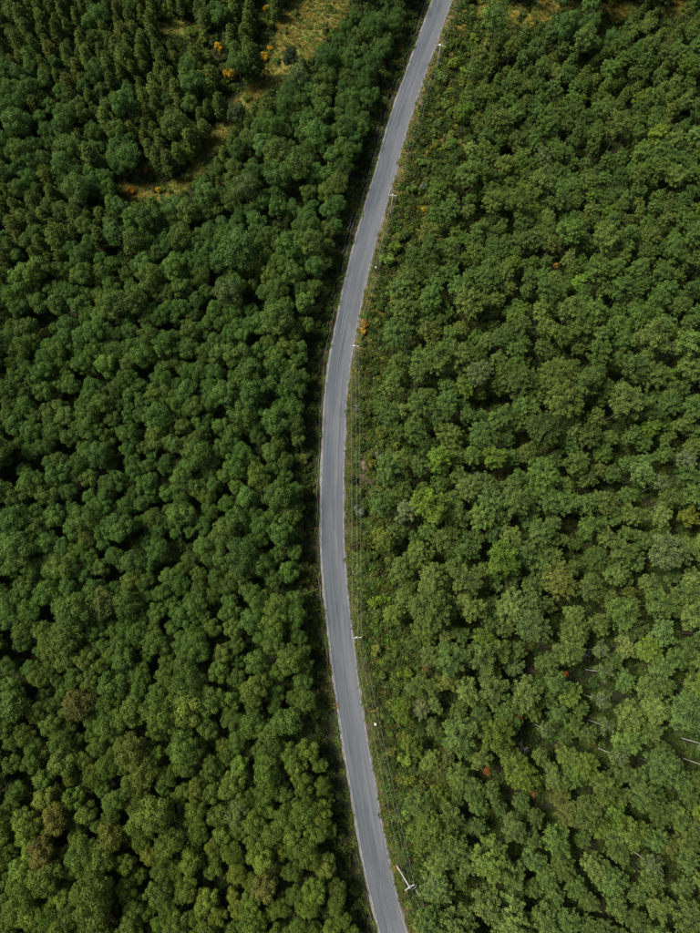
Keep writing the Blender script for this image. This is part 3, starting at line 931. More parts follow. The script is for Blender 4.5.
# hand placed plants: (kind, photo x, photo y of the crown, size, tint, name, label)
YEL = (0.44, 0.29, 0.022)
ORA = (0.38, 0.19, 0.020)
RUST = (0.19, 0.075, 0.025)
PALE = (0.112, 0.158, 0.062)
LIME = (0.10, 0.15, 0.022)
SPECIAL = [
    ('shrub', 230, 72, 1.5, YEL, 'golden_shrub', 'brightest golden yellow shrub among the upper left pines'),
    ('shrub', 222, 77, 0.8, YEL, 'golden_shrub', 'small golden shrub beside the brightest golden one, upper left'),
    ('shrub', 264, 55, 1.35, YEL, 'golden_shrub', 'golden shrub at the edge of the dry grass clearing'),
    ('shrub', 270, 48, 0.8, YEL, 'golden_shrub', 'small golden shrub hugging the dry grass clearing edge'),
    ('shrub', 218, 44, 1.0, YEL, 'golden_shrub', 'golden shrub above the brightest golden one, upper left pines'),
    ('shrub', 266, 10, 1.0, YEL, 'golden_shrub', 'golden shrub near the top edge left of the clearing'),
    ('shrub', 145, 167, 0.9, ORA, 'golden_shrub', 'orange shrub at the lower end of the grass strip, uppermost of three'),
    ('shrub', 157, 187, 1.05, YEL, 'golden_shrub', 'golden shrub at the lower end of the grass strip, rightmost of three'),
    ('shrub', 130, 188, 1.1, ORA, 'golden_shrub', 'orange shrub at the lower end of the grass strip, leftmost of three'),
    ('shrub', 262, 23, 1.5, LIME, 'lime_shrub', 'lime green shrub above the golden clearing shrub'),
    ('shrub', 270, 27, 1.1, LIME, 'lime_shrub', 'small lime shrub next to the golden clearing edge'),
    ('shrub', 190, 27, 1.6, LIME, 'lime_shrub', 'lime green shrub between dark pines near the top edge'),
    ('shrub', 202, 37, 1.3, LIME, 'lime_shrub', 'lime green shrub just below another between dark pines'),
    ('shrub', 164, 5, 1.6, LIME, 'lime_shrub', 'lime green shrub touching the top edge above the pines'),
    ('shrub', 423.5, 208, 0.95, YEL, 'golden_shrub', 'yellow flowering shrub right of the second utility pole from top'),
    ('shrub', 420.5, 214, 0.6, YEL, 'golden_shrub', 'tiny yellow flowering shrub below the yellow one by the pole'),
    ('shrub', 365, 324, 1.0, ORA, 'golden_shrub', 'orange shrub at the road edge above the third utility pole'),
    ('shrub', 363, 332, 0.7, YEL, 'golden_shrub', 'small yellow orange shrub just above the third utility pole'),
    ('shrub', 357.5, 407, 1.1, (0.13, 0.17, 0.13), 'silver_shrub', 'silvery grey shrub under the cables below the third pole'),
    ('shrub', 359, 512, 1.1, (0.13, 0.17, 0.13), 'silver_shrub', 'silvery grey shrub under the cables, lowest of three silvery ones'),
    ('shrub', 379, 457, 0.9, (0.15, 0.18, 0.12), 'silver_shrub', 'silvery grey shrub beside bare soil right of the cables'),
    ('shrub', 437, 91, 0.8, (0.15, 0.18, 0.14), 'silver_shrub', 'silvery grey shrub below the topmost utility pole'),
    ('shrub', 423, 187, 0.8, (0.15, 0.18, 0.14), 'silver_shrub', 'silvery grey shrub above the yellow flowering shrub'),
    ('shrub', 386, 305, 0.9, (0.12, 0.17, 0.10), 'silver_shrub', 'pale green shrub right of the orange roadside shrub'),
    ('sapling', 441.5, 622, 1.0, RUST, 'rust_sapling', 'rust brown young tree right of the crossarm-only utility pole'),
    ('sapling', 426, 668, 0.95, (0.14, 0.08, 0.03), 'rust_sapling', 'faded rust young tree below another, right of the road'),
    ('sapling', 567, 675, 0.85, (0.24, 0.078, 0.02), 'rust_sapling', 'bright orange young treetop, the right one above the dark hollow'),
    ('sapling', 518, 717, 1.05, RUST, 'rust_sapling', 'rust orange young treetop below the brown hollow'),
    ('sapling', 487, 771, 1.05, (0.20, 0.075, 0.025), 'rust_sapling', 'rust orange young tree left of centre in lower right forest'),
    ('sapling', 595, 770, 0.85, (0.24, 0.078, 0.02), 'rust_sapling', 'small bright orange treetop, rightmost of the orange ones'),
    ('sapling', 533, 793, 0.8, (0.16, 0.08, 0.03), 'rust_sapling', 'dull rust treetop below the dark hollow in lower right forest'),
    ('sapling', 473, 930, 0.8, (0.22, 0.085, 0.02), 'rust_sapling', 'orange young tree cut by the bottom edge'),
    ('sapling', 485, 914, 0.8, (0.16, 0.09, 0.03), 'rust_sapling', 'dull orange young tree just above the bottom edge'),
    ('sapling', 529, 651, 0.5, RUST, 'rust_sapling', 'tiny rust treetop above the brown hollow'),
    ('sapling', 555, 268, 0.8, (0.26, 0.15, 0.03), 'rust_sapling', 'ochre young tree alone in the upper right forest'),
    ('broad', 264, 890, 0.95, (0.135, 0.138, 0.034), 'broadleaf_tree', 'yellowing broadleaf tree in the forest left of the leaning pole'),
    ('broad', 42, 852, 1.0, (0.112, 0.105, 0.026), 'broadleaf_tree', 'brownish broadleaf tree near the bottom left corner'),
    ('broad', 56, 818, 1.0, (0.125, 0.13, 0.024), 'broadleaf_tree', 'yellow green broadleaf tree above the brownish one, bottom left'),
    ('broad', 195, 791, 0.75, (0.11, 0.14, 0.022), 'broadleaf_tree', 'small yellow green broadleaf tree in the lower left forest'),
    ('broad', 130, 752, 1.0, (0.100, 0.125, 0.025), 'broadleaf_tree', 'olive broadleaf tree standing mid way in the lower left forest'),
    ('broad', 100, 604, 1.05, (0.10, 0.125, 0.035), 'broadleaf_tree', 'pale olive broadleaf tree in the middle of the left forest'),
    ('broad', 76, 705, 1.0, (0.094, 0.100, 0.027), 'broadleaf_tree', 'dull brownish broadleaf tree amid the lower left forest'),
    ('broad', 236, 815, 0.9, (0.105, 0.140, 0.042), 'broadleaf_tree', 'pale broadleaf tree up from the yellowing one'),
    ('broad', 298, 76, 0.95, (0.088, 0.135, 0.048), 'broadleaf_tree', 'pale grey green broadleaf tree below the dry clearing'),
    ('broad', 245, 188, 0.95, (0.082, 0.128, 0.044), 'broadleaf_tree', 'pale broadleaf tree at the forest edge below the grass strip'),
    ('broad', 228, 290, 1.1, (0.082, 0.128, 0.038), 'broadleaf_tree', 'large pale broadleaf tree in the upper middle of left forest'),
    ('broad', 236, 110, 0.8, (0.05, 0.085, 0.035), 'broadleaf_tree', 'small dark broadleaf tree overhanging the grass strip'),
    ('broad', 290, 56, 0.75, (0.03, 0.055, 0.03), 'broadleaf_tree', 'dark round tree alone at the foot of the dry clearing'),
    ('birch', 394, 381, 1.25, (0.105, 0.165, 0.035), 'birch_tree', 'bright green tree right of the road below the third pole'),
    ('birch', 465, 385, 1.05, (0.10, 0.17, 0.028), 'birch_tree', 'vivid lime green tree left of the dark hollow right of road'),
    ('birch', 478, 375, 1.0, PALE, 'birch_tree', 'pale tree touching the vivid lime green one'),
    ('birch', 407, 511, 1.0, (0.140, 0.180, 0.085), 'birch_tree', 'whitish pale tree right of the lowest silvery shrub'),
    ('birch', 384, 541, 0.9, (0.12, 0.16, 0.03), 'birch_tree', 'yellow green tree beside the road right of the cables'),
    ('birch', 394, 614, 0.95, (0.13, 0.18, 0.035), 'birch_tree', 'yellow green tree near the road left of the rust young tree'),
    ('birch', 503, 560, 1.35, (0.085, 0.15, 0.022), 'birch_tree', 'large saturated green tree in the middle of right forest'),
    ('birch', 402, 712, 0.85, LIME, 'birch_tree', 'lime green small tree right of the lower marker stone'),
    ('birch', 421, 710, 0.85, (0.14, 0.17, 0.08), 'birch_tree', 'pale small tree next to the lime one right of the road'),
    ('birch', 412, 746, 0.95, LIME, 'birch_tree', 'broad lime green tree below the lower marker stone'),
    ('birch', 430, 832, 1.15, (0.10, 0.15, 0.03), 'birch_tree', 'bright green tree right of the road above the leaning pole'),
    ('birch', 494, 735, 1.15, (0.09, 0.13, 0.022), 'birch_tree', 'large olive green tree between orange treetops'),
    ('birch', 665, 350, 1.1, PALE, 'birch_tree', 'pale grey green tree near the right edge, upper half'),
    ('birch', 690, 458, 1.0, (0.135, 0.170, 0.085), 'birch_tree', 'whitish tree close to the right edge, mid height'),
    ('birch', 690, 516, 0.8, (0.13, 0.16, 0.025), 'birch_tree', 'yellow green tree close to the right edge below the whitish one'),
    ('birch', 668, 552, 1.35, PALE, 'birch_tree', 'large pale tree with its light trunk showing on its left'),
    ('birch', 630, 830, 1.1, (0.10, 0.15, 0.03), 'birch_tree', 'bright green tree in the lower right forest'),
    ('birch', 546, 150, 1.0, PALE, 'birch_tree', 'pale tree in the upper right forest'),
    ('birch', 480, 55, 0.8, (0.11, 0.15, 0.03), 'birch_tree', 'yellow green small tree in the upper right forest edge'),
    ('sparse', 601, 699, 1.1, PALE, 'white_birch', 'slender white trunked birch with thin crown, left of the leaning trio'),
    ('sparse', 601, 650, 1.0, PALE, 'white_birch', 'slender white trunked birch above the others in lower right forest'),
    ('sparse', 606, 726, 1.0, PALE, 'white_birch', 'slender white trunked birch below two others in lower right forest'),
    ('sparse', 618, 757, 1.15, (0.10, 0.14, 0.05), 'white_birch', 'slender white trunked birch above the rightmost orange treetop'),
    ('sparse', 545, 729, 0.9, PALE, 'white_birch', 'slender white trunked birch right of the rust orange treetop'),
    ('sparse', 706, 727, 1.15, PALE, 'white_birch', 'bare white birch trunk at the right edge, top of three'),
    ('sparse', 708, 746, 1.15, PALE, 'white_birch', 'bare white birch trunk at the right edge, middle of three'),
    ('sparse', 710, 768, 1.15, PALE, 'white_birch', 'bare white birch trunk at the right edge, lowest of three'),
    ('sparse', 604, 672, 1.05, PALE, 'white_birch', 'slender white trunked birch just right of the small dead tree'),
    ('sparse', 648, 862, 1.1, PALE, 'white_birch', 'slender white trunked birch alone in the bottom right forest'),
    ('sparse', 661, 482, 1.0, PALE, 'white_birch', 'slender pale trunked birch near the right edge below mid height'),
    ('dead', 476, 476, 0.95, None, 'dead_tree', 'bare grey dead tree by the dark hollow right of the road'),
    ('dead', 524, 747, 1.0, None, 'dead_tree', 'bare grey dead tree below the rust orange treetop'),
    ('dead', 583, 655, 0.8, None, 'dead_tree', 'small bare dead tree above the bright orange treetop'),
]
KIND_Z = {'broad': 9.5, 'birch': 10.5, 'pine': 5.8, 'shrub': 1.2, 'sparse': 11.0, 'dead': 6.0, 'sapling': 10.3}
KIND_R = {'broad': 3.0, 'birch': 2.6, 'pine': 1.8, 'shrub': 1.2, 'sparse': 1.7, 'dead': 1.6, 'sapling': 1.0}

trees = []       # dict: kind, x, y, z, s, rz, v, tint, px, py, special


def tint_for(kind, px, py):
    j = lambda s: float(np.exp(rng.normal(0, s)))
    if kind == 'broad':
        low = float(smooth(520, 900, py))
        a = np.array((0.056, 0.107, 0.022)); b = np.array((0.076, 0.116, 0.018))
        t = a + (b - a) * low
        if py < 260:
            t = t * np.array((0.95, 0.98, 1.08))
        t = t * j(0.12) * np.array((max(0.93, j(0.09)), 1, j(0.07)))
        if rng.random() < 0.06:
            t = t * np.array((1.35, 1.15, 1.1))
    elif kind == 'birch':
        low = float(smooth(300, 700, py))
        a = np.array((0.067, 0.117, 0.027)); b = np.array((0.075, 0.119, 0.032))
        t = (a + (b - a) * low) * j(0.14) * np.array((max(0.93, j(0.11)), 1, j(0.08)))
        u = rng.random()
        if u < 0.09:
            t = t * np.array((1.32, 1.22, 1.35))
        elif u < 0.15:
            t = t * np.array((1.18, 1.18, 0.75))
    elif kind == 'pine':
        t = np.array((0.056, 0.094, 0.018)) * j(0.18) * np.array((max(0.92, j(0.12)), 1, j(0.08)))
    else:
        t = np.array((0.078, 0.115, 0.026)) * j(0.24) * np.array((np.clip(j(0.16), 0.85, 1.3), 1, j(0.15)))
        if rng.random() < 0.10:
            t = t * np.array((1.35, 1.4, 0.75))
    return tuple(float(np.clip(c, 0.01, 0.6)) for c in t)


def add_tree(kind, x, y, s, tint, name=None, label=None):
    if label and tint:
        tint = tuple(0.78 * c for c in tint)
    z = float(terrain(np.array([x]), np.array([y]))[0])
    px, py = proj(x, y, z + KIND_Z[kind] * s)
    trees.append(dict(kind=kind, x=float(x), y=float(y), z=z, s=float(s), rz=float(rng.uniform(0, 6.283)), v=int(rng.integers(0, 1000)), tint=tint,
                      px=float(px), py=float(py), name=name, label=label))


for kind, px, py, s, tint, name, label in SPECIAL:
    s = s * 0.86 if kind == 'sapling' else s
    b = at(px, py, KIND_Z[kind] * s)
    add_tree(kind, b[0], b[1], s, tint, name, label)


# plants and trunks that show in the photo: nothing taller stands in front of them
CLEAR = []
for t in trees:
    if t['kind'] == 'shrub':
        CLEAR.append((t['px'], t['py'], 10.0))
    elif t['kind'] == 'sparse':
        for zz in (4.0, 7.0, 9.5):
            CLEAR.append((*proj(t['x'], t['y'], t['z'] + zz * t['s']), 12.0))
    elif t['kind'] in ('sapling', 'dead'):
        CLEAR.append((t['px'], t['py'], 8.0))
CLEAR = np.array([[float(c) for c in q] for q in CLEAR])


def in_gap(px, py):
    for x, y, a, b in GAPS:
        if ((px - x) / a) ** 2 + ((py - y) / b) ** 2 < 0.9:
            return True
    return False


def forest_kind(px, py, d):
    """which plant grows at photo position px, py (crown height), d metres from the road; None = open ground"""
    if d < 0:
        edge = -9.3 - 1.0 * math.sin(py * 0.045) - 0.8 * math.sin(py * 0.11 + 1)
        if d > edge:
            return None
        bound = np.interp(px, [-200, 0, 60, 110, 190, 235, 270, 300, 335, 360], [330, 280, 250, 228, 186, 140, 98, 70, 10, -60])
        if py < bound:
            pp = 0.86
            if px < 135 and py > 60:
                pp = 0.38
            return 'pine' if rng.random() < pp else 'broad'
        return 'broad'
    lim = np.interp(py, RB_Y, RB_X)
    if px < lim + 5 * math.sin(py * 0.06) + 4 * math.sin(py * 0.17):
        return None
    if py < 150 and rng.random() < 0.38 * float(smooth(150, 60, py)):
        return 'pine'
    if py < 40 and rng.random() < 0.5:
        return 'broad'
    return 'birch'


SPACE = {'broad': 4.3, 'birch': 4.1, 'pine': 3.3, 'shrub': 1.9, 'sparse': 3.0, 'dead': 3.5, 'sapling': 1.8}
pos = np.array([(t['x'], t['y']) for t in trees])
spc = np.array([SPACE[t['kind']] * t['s'] for t in trees])
hgt = np.array([KIND_Z[t['kind']] for t in trees])
PX, PY = list(pos[:, 0]), list(pos[:, 1])
cand = np.c_[rng.uniform(-165, 165, 80000), rng.uniform(-110, 245, 80000)]
cd, _ = road_dist(cand[:, 0], cand[:, 1])
arr = np.zeros((6000, 4)); arr[:len(pos), :2] = pos; arr[:len(pos), 2] = spc; arr[:len(pos), 3] = hgt
na = len(pos)
for (x, y), d in zip(cand, cd):
    if abs(d) < 6:
        continue
    px, py = proj(x, y, 9.0)
    if px < -130 or px > 830 or py < -110 or py > 1040:
        continue
    k = forest_kind(px, py, d)
    if k is None:
        continue
    top = 10.5 if k != 'pine' else 8.0
    gx, gy = proj(x, y, np.array((0.5, top * 0.5, top * 0.75, top)))
    if gy.min() < 240 and path_field(gx, gy).min() < 1.1:
        continue
    if in_gap(px, py):
        continue
    if np.any(np.hypot(CLEAR[:, None, 0] - gx[None, :], CLEAR[:, None, 1] - gy[None, :]) < CLEAR[:, None, 2]):
        continue
    s = float(np.clip({'broad': 0.74 if rng.random() < 0.75 else 1.02, 'birch': (0.74 if rng.random() < 0.75 else 0.92) if py < 290 + rng.normal(0, 40) else (0.86 if rng.random() < 0.55 else 1.16), 'pine': 0.98}[k] * math.exp(rng.normal(0.10 * math.sin(x * 0.07 + 1.3 * math.sin(y * 0.05)) * math.sin(y * 0.06), 0.13)), 0.48, 1.4))
    if k == 'broad' and -19 < d < 0:
        s = min(s, (-d - 3.6) / 9.0)
    sp = SPACE[k] * (0.12 + 0.88 * s)
    dist = np.hypot(arr[:na, 0] - x, arr[:na, 1] - y)
    tall = arr[:na, 3] > 3
    if np.any(tall & (dist < 0.5 * (sp + arr[:na, 2]))):
        continue
    arr[na] = (x, y, sp, KIND_Z[k]); na += 1
    add_tree(k, x, y, s, tint_for(k, px, py))

# shrubs: right verge, a few on the left verge and in the clearings
cand = np.c_[rng.uniform(-90, 110, 26000), rng.uniform(-75, 205, 26000)]
cd, _ = road_dist(cand[:, 0], cand[:, 1])
sh = np.zeros((4000, 3)); ns = 0
for (x, y), d in zip(cand, cd):
    px, py = proj(x, y, 1.0)
    if px < -20 or px > 720 or py < -20 or py > 955 or abs(d) < 4.6:
        continue
    s = float(np.clip(rng.normal(0.95, 0.28), 0.45, 1.7))
    p_ok = 0.0
    if d > 0 and px < np.interp(py, RB_Y, RB_X) + 6:
        p_ok = 0.5 if d > 8 else 0.16
        if d < 7:
            s *= 0.62
    elif d < -6.2 and d > -11:
        p_ok = 0.10; s *= 0.75
    elif py < 240 and path_field(np.array([px]), np.array([py]))[0] < 1.3:
        p_ok = 0.05 if px > 262 else 0.16; s *= 0.7
    if rng.random() > p_ok:
        continue
    if math.hypot((px - 366) / 10, (py - 463) / 24) < 1 and rng.random() < 0.8:
        continue
    if ns and np.any(np.hypot(sh[:ns, 0] - x, sh[:ns, 1] - y) < 0.72 * (s * 1.2 + sh[:ns, 2] * 1.2)):
        continue
    dist = np.hypot(arr[:na, 0] - x, arr[:na, 1] - y)
    if np.any(dist < 1.0):
        continue
    sh[ns] = (x, y, s); ns += 1
    add_tree('shrub', x, y, s, tint_for('shrub', px, py))

SHAPES = {'broad': BROAD, 'birch': BIRCH, 'pine': PINE, 'shrub': SHRUB, 'sparse': SPARSE, 'dead': DEAD, 'sapling': SAPLING}

# ------------------------------------------------------------------ which plants are individuals, and their labels
LIMIT = {'broad': 300, 'birch': 300, 'pine': 300, 'shrub': 300}
for t in trees:
    rpx = KIND_R[t['kind']] * t['s'] * FPX / (math.hypot(t['x'], t['y'] - 0) ** 2 + (H - t['z'] - 8) ** 2) ** 0.5
    inside = -4 < t['px'] < 704 and -4 < t['py'] < 937
    t['area'] = rpx if inside else -1
    t['solo'] = bool(t['label'])
for k, lim in LIMIT.items():
    n_sp = sum(1 for t in trees if t['kind'] == k and t['label'])
    pool = sorted((t for t in trees if t['kind'] == k and not t['label'] and t['area'] > 0), key=lambda t: -t['area'])
    for t in pool[:lim - n_sp]:
        t['solo'] = True

LAND = [  # phrases for things one can find in the photo, with their photo position
    ('the topmost utility pole', 438, 50), ('the second pole from top', 391, 200), ('the third pole from top', 356, 350),
    ('the crossarm-only utility pole', 356, 637), ('the leaning utility pole', 403, 877), ('the upper marker stone', 376, 268), ('the lower marker stone', 375, 724),
    ('the dry grass clearing', 305, 30), ('the brightest golden shrub', 230, 72), ('the three orange-gold shrubs', 145, 182),
    ('the top left corner', 0, 0), ('the bottom left corner', 0, 933), ('the top right corner', 700, 0), ('the bottom right corner', 700, 933),
    ('the brownish tree', 42, 852), ('the yellowing tree', 264, 890), ('the olive tree', 130, 752), ('the pale olive tree', 100, 604), ('the large pale broadleaf', 228, 290),
    ('the pale forest-edge tree', 245, 188), ('the left edge midpoint', 0, 466), ('the right edge midpoint', 700, 466), ('the dull brownish tree', 76, 705),
    ('the vivid lime tree', 465, 385), ('the large saturated green tree', 503, 560), ('the pale-trunked large tree', 668, 552), ('the ochre young tree', 555, 268),
    ('the bottom-edge orange tree', 473, 930), ('the rightmost orange treetop', 595, 770), ('the rust tree in lower right', 487, 771),
    ('the brown hollow', 535, 668), ('the left dark hollow', 137, 335), ('the long left gap', 175, 541), ('the tall left gap', 204, 826),
    ('the tawny top right clearing', 520, 17), ('the upper right pale tree', 546, 150), ('the rust tree by the road', 441, 622), ('the whitish tree by the road', 407, 511),
]
DIRS = ['right of', 'upper right of', 'above', 'upper left of', 'left of', 'lower left of', 'below', 'lower right of']
ORD = ['nearest', 'second', 'third', 'fourth', 'fifth', 'sixth', 'seventh', 'eighth', 'ninth', 'tenth', 'eleventh', 'twelfth', 'thirteenth', 'fourteenth', 'fifteenth',
       'sixteenth', 'seventeenth', 'eighteenth', 'nineteenth', 'twentieth']
NOUN = {'broad': 'broadleaf tree', 'birch': 'loose-crowned tree', 'pine': 'pine', 'shrub': 'shrub'}


def tint_word(t):
    r, g, b = t['tint']
    lum = 0.3 * r + 0.6 * g + 0.1 * b
    if r > g * 0.86:
        return 'olive' if lum < 0.11 else 'yellowish'
    if lum > 0.105:
        return 'pale green'
    if lum < 0.062:
        return 'dark green'
    return 'mid green'


cells = {}
for t in trees:
    if t['kind'] not in NOUN or t['label'] or t['area'] < 0:
        continue
    best = min(range(len(LAND)), key=lambda i: (LAND[i][1] - t['px']) ** 2 + (LAND[i][2] - t['py']) ** 2)
    dx, dy = t['px'] - LAND[best][1], LAND[best][2] - t['py']
    sec = int(round(math.atan2(dy, dx) / (math.pi / 4))) % 8
    cells.setdefault((t['kind'], best, sec), []).append((math.hypot(dx, dy), t))
for (k, li, sec), lst in cells.items():
    lst.sort(key=lambda q: q[0])
    for n, (_, t) in enumerate(lst):
        o = ORD[n] if n < len(ORD) else str(n + 1) + 'th'
        size = 'big ' if t['s'] > 1.2 else 'small ' if t['s'] < 0.8 else ''
        t['auto'] = f"{size}{tint_word(t)} {NOUN[k]}, {o} one {DIRS[sec]} {LAND[li][0]}"

GROUP = {'broad': 'broadleaf trees of the forest', 'birch': 'loose-crowned trees right of the road', 'pine': 'pines in the upper part of the photo', 'shrub': 'shrubs on the verges and clearings',
         'sparse': 'white trunked birches', 'dead': 'bare dead trees', 'sapling': 'rust coloured young trees'}
NAME = {'broad': 'broadleaf_tree', 'birch': 'birch_tree', 'pine': 'pine_tree', 'shrub': 'shrub'}
CAT = {'broad': 'broadleaf tree', 'birch': 'birch tree', 'pine': 'pine tree', 'shrub': 'shrub', 'sparse': 'birch', 'dead': 'dead tree', 'sapling': 'young tree'}
PART = {'dead': ('branches', 'trunk'), 'shrub': ('foliage', 'stems')}
for t in trees:
    if not t['solo']:
        continue
    k = t['kind']
    crown, trunk = SHAPES[k][t['v'] % len(SHAPES[k])]
    root = bpy.data.objects.new(t['name'] or NAME[k], None)
    COL.objects.link(root)
    root.empty_display_size = 0.5
    root.location = (t['x'], t['y'], t['z'])
    root.rotation_euler = (0, 0, t['rz'])
    root.scale = (t['s'],) * 3
    tag(root, t['label'] or t['auto'], CAT[k], GROUP[k])
    cn, tn = PART.get(k, ('crown', 'trunk'))
    c = bpy.data.objects.new(cn, crown); COL.objects.link(c); c.parent = root
    if t['tint']:
        c['tint'] = [*t['tint']]
    w = bpy.data.objects.new(tn, trunk); COL.objects.link(w); w.parent = root


# ------------------------------------------------------------------ the rest of the forest, grass and undergrowth as masses
def combined(crown, trunk, nm):
    """crown + trunk as one mesh, for the trees of the mass"""
    if trunk is None:
        return crown
    n1, n2 = len(crown.vertices), len(trunk.vertices)
    v1 = np.empty(n1 * 3, np.float32); crown.vertices.foreach_get('co', v1)
    v2 = np.empty(n2 * 3, np.float32); trunk.vertices.foreach_get('co', v2)
    F = [tuple(p.vertices) for p in crown.polygons] + [tuple(i + n1 for i in p.vertices) for p in trunk.polygons]
    tone = np.empty(len(crown.polygons), np.float32); crown.attributes['leaf_tone'].data.foreach_get('value', tone)
    idx = np.r_[np.zeros(len(crown.polygons), int), np.ones(len(trunk.polygons), int)]
    return mesh_np(nm, np.r_[v1, v2].reshape(-1, 3), F, [crown.materials[0], trunk.materials[0]], False, idx, np.r_[tone, np.zeros(len(trunk.polygons))])


def mass(name, label, cat, shapes, P, rot, scl, var, tint):
    """scatter shapes on points with geometry nodes: one object"""
    src = bpy.data.collections.new(name + '_shapes')          # never linked to the scene: only a source of shapes
    for i, me in enumerate(shapes):
        src.objects.link(bpy.data.objects.new(f'{name}_shape_{chr(97 + i)}', me))
    me = bpy.data.meshes.new(name + '_points')
    me.vertices.add(len(P))
    me.vertices.foreach_set('co', np.asarray(P, np.float32).ravel())
    for nm, tp, val in (('turn', 'FLOAT', rot), ('size', 'FLOAT', scl), ('variant', 'INT', var)):
        a = me.attributes.new(nm, tp, 'POINT')
        a.data.foreach_set('value', np.asarray(val, np.int32 if tp == 'INT' else np.float32))
    a = me.attributes.new('tint', 'FLOAT_COLOR', 'POINT')
    a.data.foreach_set('color', np.c_[np.asarray(tint, np.float32), np.ones(len(P), np.float32)].astype(np.float32).ravel())
    o = link(name, me)
    ng = bpy.data.node_groups.new(name + '_scatter', 'GeometryNodeTree')
    ng.interface.new_socket('Geometry', in_out='INPUT', socket_type='NodeSocketGeometry')
    ng.interface.new_socket('Geometry', in_out='OUTPUT', socket_type='NodeSocketGeometry')
    gi, go = ng.nodes.new('NodeGroupInput'), ng.nodes.new('NodeGroupOutput')
    m2p = ng.nodes.new('GeometryNodeMeshToPoints')
    ci = ng.nodes.new('GeometryNodeCollectionInfo')
    ci.inputs['Collection'].default_value = src
    ci.inputs['Separate Children'].default_value = True
    ci.inputs['Reset Children'].default_value = True
    iop = ng.nodes.new('GeometryNodeInstanceOnPoints')
    iop.inputs['Pick Instance'].default_value = True

    def named(nm, tp):
        n = ng.nodes.new('GeometryNodeInputNamedAttribute')
        n.data_type = tp
        n.inputs['Name'].default_value = nm
        return n.outputs['Attribute']
    cx = ng.nodes.new('ShaderNodeCombineXYZ')
    L = ng.links.new
    L(gi.outputs[0], m2p.inputs['Mesh'])
    L(m2p.outputs[0], iop.inputs['Points'])
    L(ci.outputs[0], iop.inputs['Instance'])
    L(named('variant', 'INT'), iop.inputs['Instance Index'])
    L(named('turn', 'FLOAT'), cx.inputs['Z'])
    L(cx.outputs[0], iop.inputs['Rotation'])
    L(named('size', 'FLOAT'), iop.inputs['Scale'])
    L(iop.outputs[0], go.inputs[0])
    md = o.modifiers.new('scatter', 'NODES')
    md.node_group = ng
    return tag(o, label, cat, None, 'stuff')


MASS = {'broad': ('broadleaf_forest', 'remaining rounded broadleaf trees of the dense dark green forest'),
        'birch': ('birch_forest', 'remaining loose-crowned trees of the forest right of the road'),
        'pine': ('pine_forest', 'remaining pines beyond the edges of the photo'), 'shrub': ('shrub_thicket', 'remaining low shrubs on the verges')}
for k, (nm, lab) in MASS.items():
    rest = [t for t in trees if t['kind'] == k and not t['solo']]
    print('KIND', k, 'solo', sum(1 for t in trees if t['kind'] == k and t['solo']), 'rest', len(rest), 'in view', sum(1 for t in trees if t['kind'] == k and t['area'] > 0))
    if not rest:
        continue
    shp = [combined(c, w, f'{nm}_form') for c, w in SHAPES[k]]
    mass(nm, lab, 'forest' if k != 'shrub' else 'shrubs', shp, [(t['x'], t['y'], t['z']) for t in rest], [t['rz'] for t in rest], [t['s'] for t in rest],
         [t['v'] % len(shp) for t in rest], [t['tint'] for t in rest])


def scatter_points(n, box, keep):
    P = np.c_[rng.uniform(box[0], box[1], n), rng.uniform(box[2], box[3], n)]
    d, _ = road_dist(P[:, 0], P[:, 1])
    z = terrain(P[:, 0], P[:, 1], d)
    px, py = proj(P[:, 0], P[:, 1], z)
    pr = keep(px, py, d)
    ok = rng.random(n) < pr
    return np.c_[P, z][ok], px[ok], py[ok], d[ok]


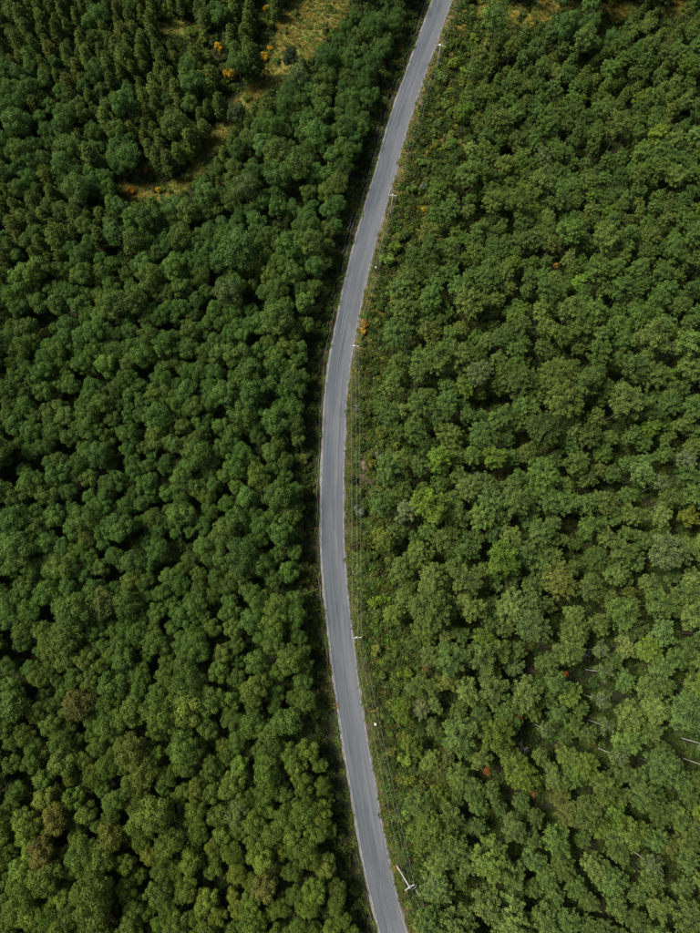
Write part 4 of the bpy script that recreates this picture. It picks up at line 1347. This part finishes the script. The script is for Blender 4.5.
def keep_grass(px, py, d):
    lim = np.interp(py, RB_Y, RB_X)
    vis = (px > -60) & (px < 760) & (py > -60) & (py < 980)
    right = (d > HALF + 0.12) & (px < lim + 25)
    left = (d < -HALF - 0.15) & (d > -4.9)
    clear = path_field(px, py) < 1.35
    p = np.where(right, 0.75, 0.0)
    p = np.where(left, 0.38, p)
    p = np.where(clear & (np.abs(d) > 6), 0.9, p)
    bare = np.exp(-(((px - 366) / 8) ** 2 + ((py - 463) / 20) ** 2))
    return p * vis * (1 - 0.9 * bare)


P, px, py, d = scatter_points(165000, (-120, 125, -85, 230), keep_grass)
clear = path_field(px, py) < 1.2
g = np.array((0.078, 0.112, 0.022)) * np.exp(rng.normal(0, 0.25, (len(P), 1)))
straw = np.array((0.19, 0.142, 0.030)) * np.exp(rng.normal(0, 0.25, (len(P), 1)))
patch = 0.5 + 0.5 * np.sin(P[:, 0] * 0.31 + 1.5 * np.sin(P[:, 1] * 0.13)) * np.sin(P[:, 1] * 0.23)
mixf = np.where(clear, 0.42, np.where(d > 0, 0.30 * smooth(430, 250, py) + 0.06, 0.04)) * (0.5 + patch)
pick = (rng.random(len(P)) < mixf)[:, None]
mass('grass', 'green and straw coloured grass on the verges and clearings', 'grass', TUFT, P, rng.uniform(0, 6.283, len(P)), rng.uniform(0.7, 1.4, len(P)), rng.integers(0, 3, len(P)),
     np.where(pick, straw, g))
print('GRASS', len(P))


def keep_under(px, py, d):
    vis = (px > -40) & (px < 740) & (py > -40) & (py < 970)
    p = np.where(np.abs(d) > 5.4, 1.0, 0.0) * vis
    p = np.where((path_field(px, py) < 1.2), 0.04, 1.0) * p
    p = p * (1 - 0.9 * np.exp(-(((px - 366) / 8) ** 2 + ((py - 463) / 20) ** 2)))
    return p


P, px, py, d = scatter_points(46000, (-125, 130, -85, 230), keep_under)
g = np.array((0.05, 0.075, 0.018)) * np.exp(rng.normal(0, 0.3, (len(P), 1))) * np.exp(rng.normal(0, 0.12, (len(P), 3)))
low = [shape_shrub(900 + i, height=(0.9, 1.3, 0.7)[i], rad=(0.8, 1.0, 1.0)[i], leaves=(150, 200, 130)[i], size=(0.25, 0.5)) for i in range(3)]
mass('undergrowth', 'low leafy plants covering the forest floor between the trees', 'undergrowth', [combined(c, w, 'undergrowth_form') for c, w in low], P,
     rng.uniform(0, 6.283, len(P)), rng.uniform(0.7, 1.5, len(P)), rng.integers(0, 3, len(P)), g)
print('UNDER', len(P), 'TREES', len(trees))
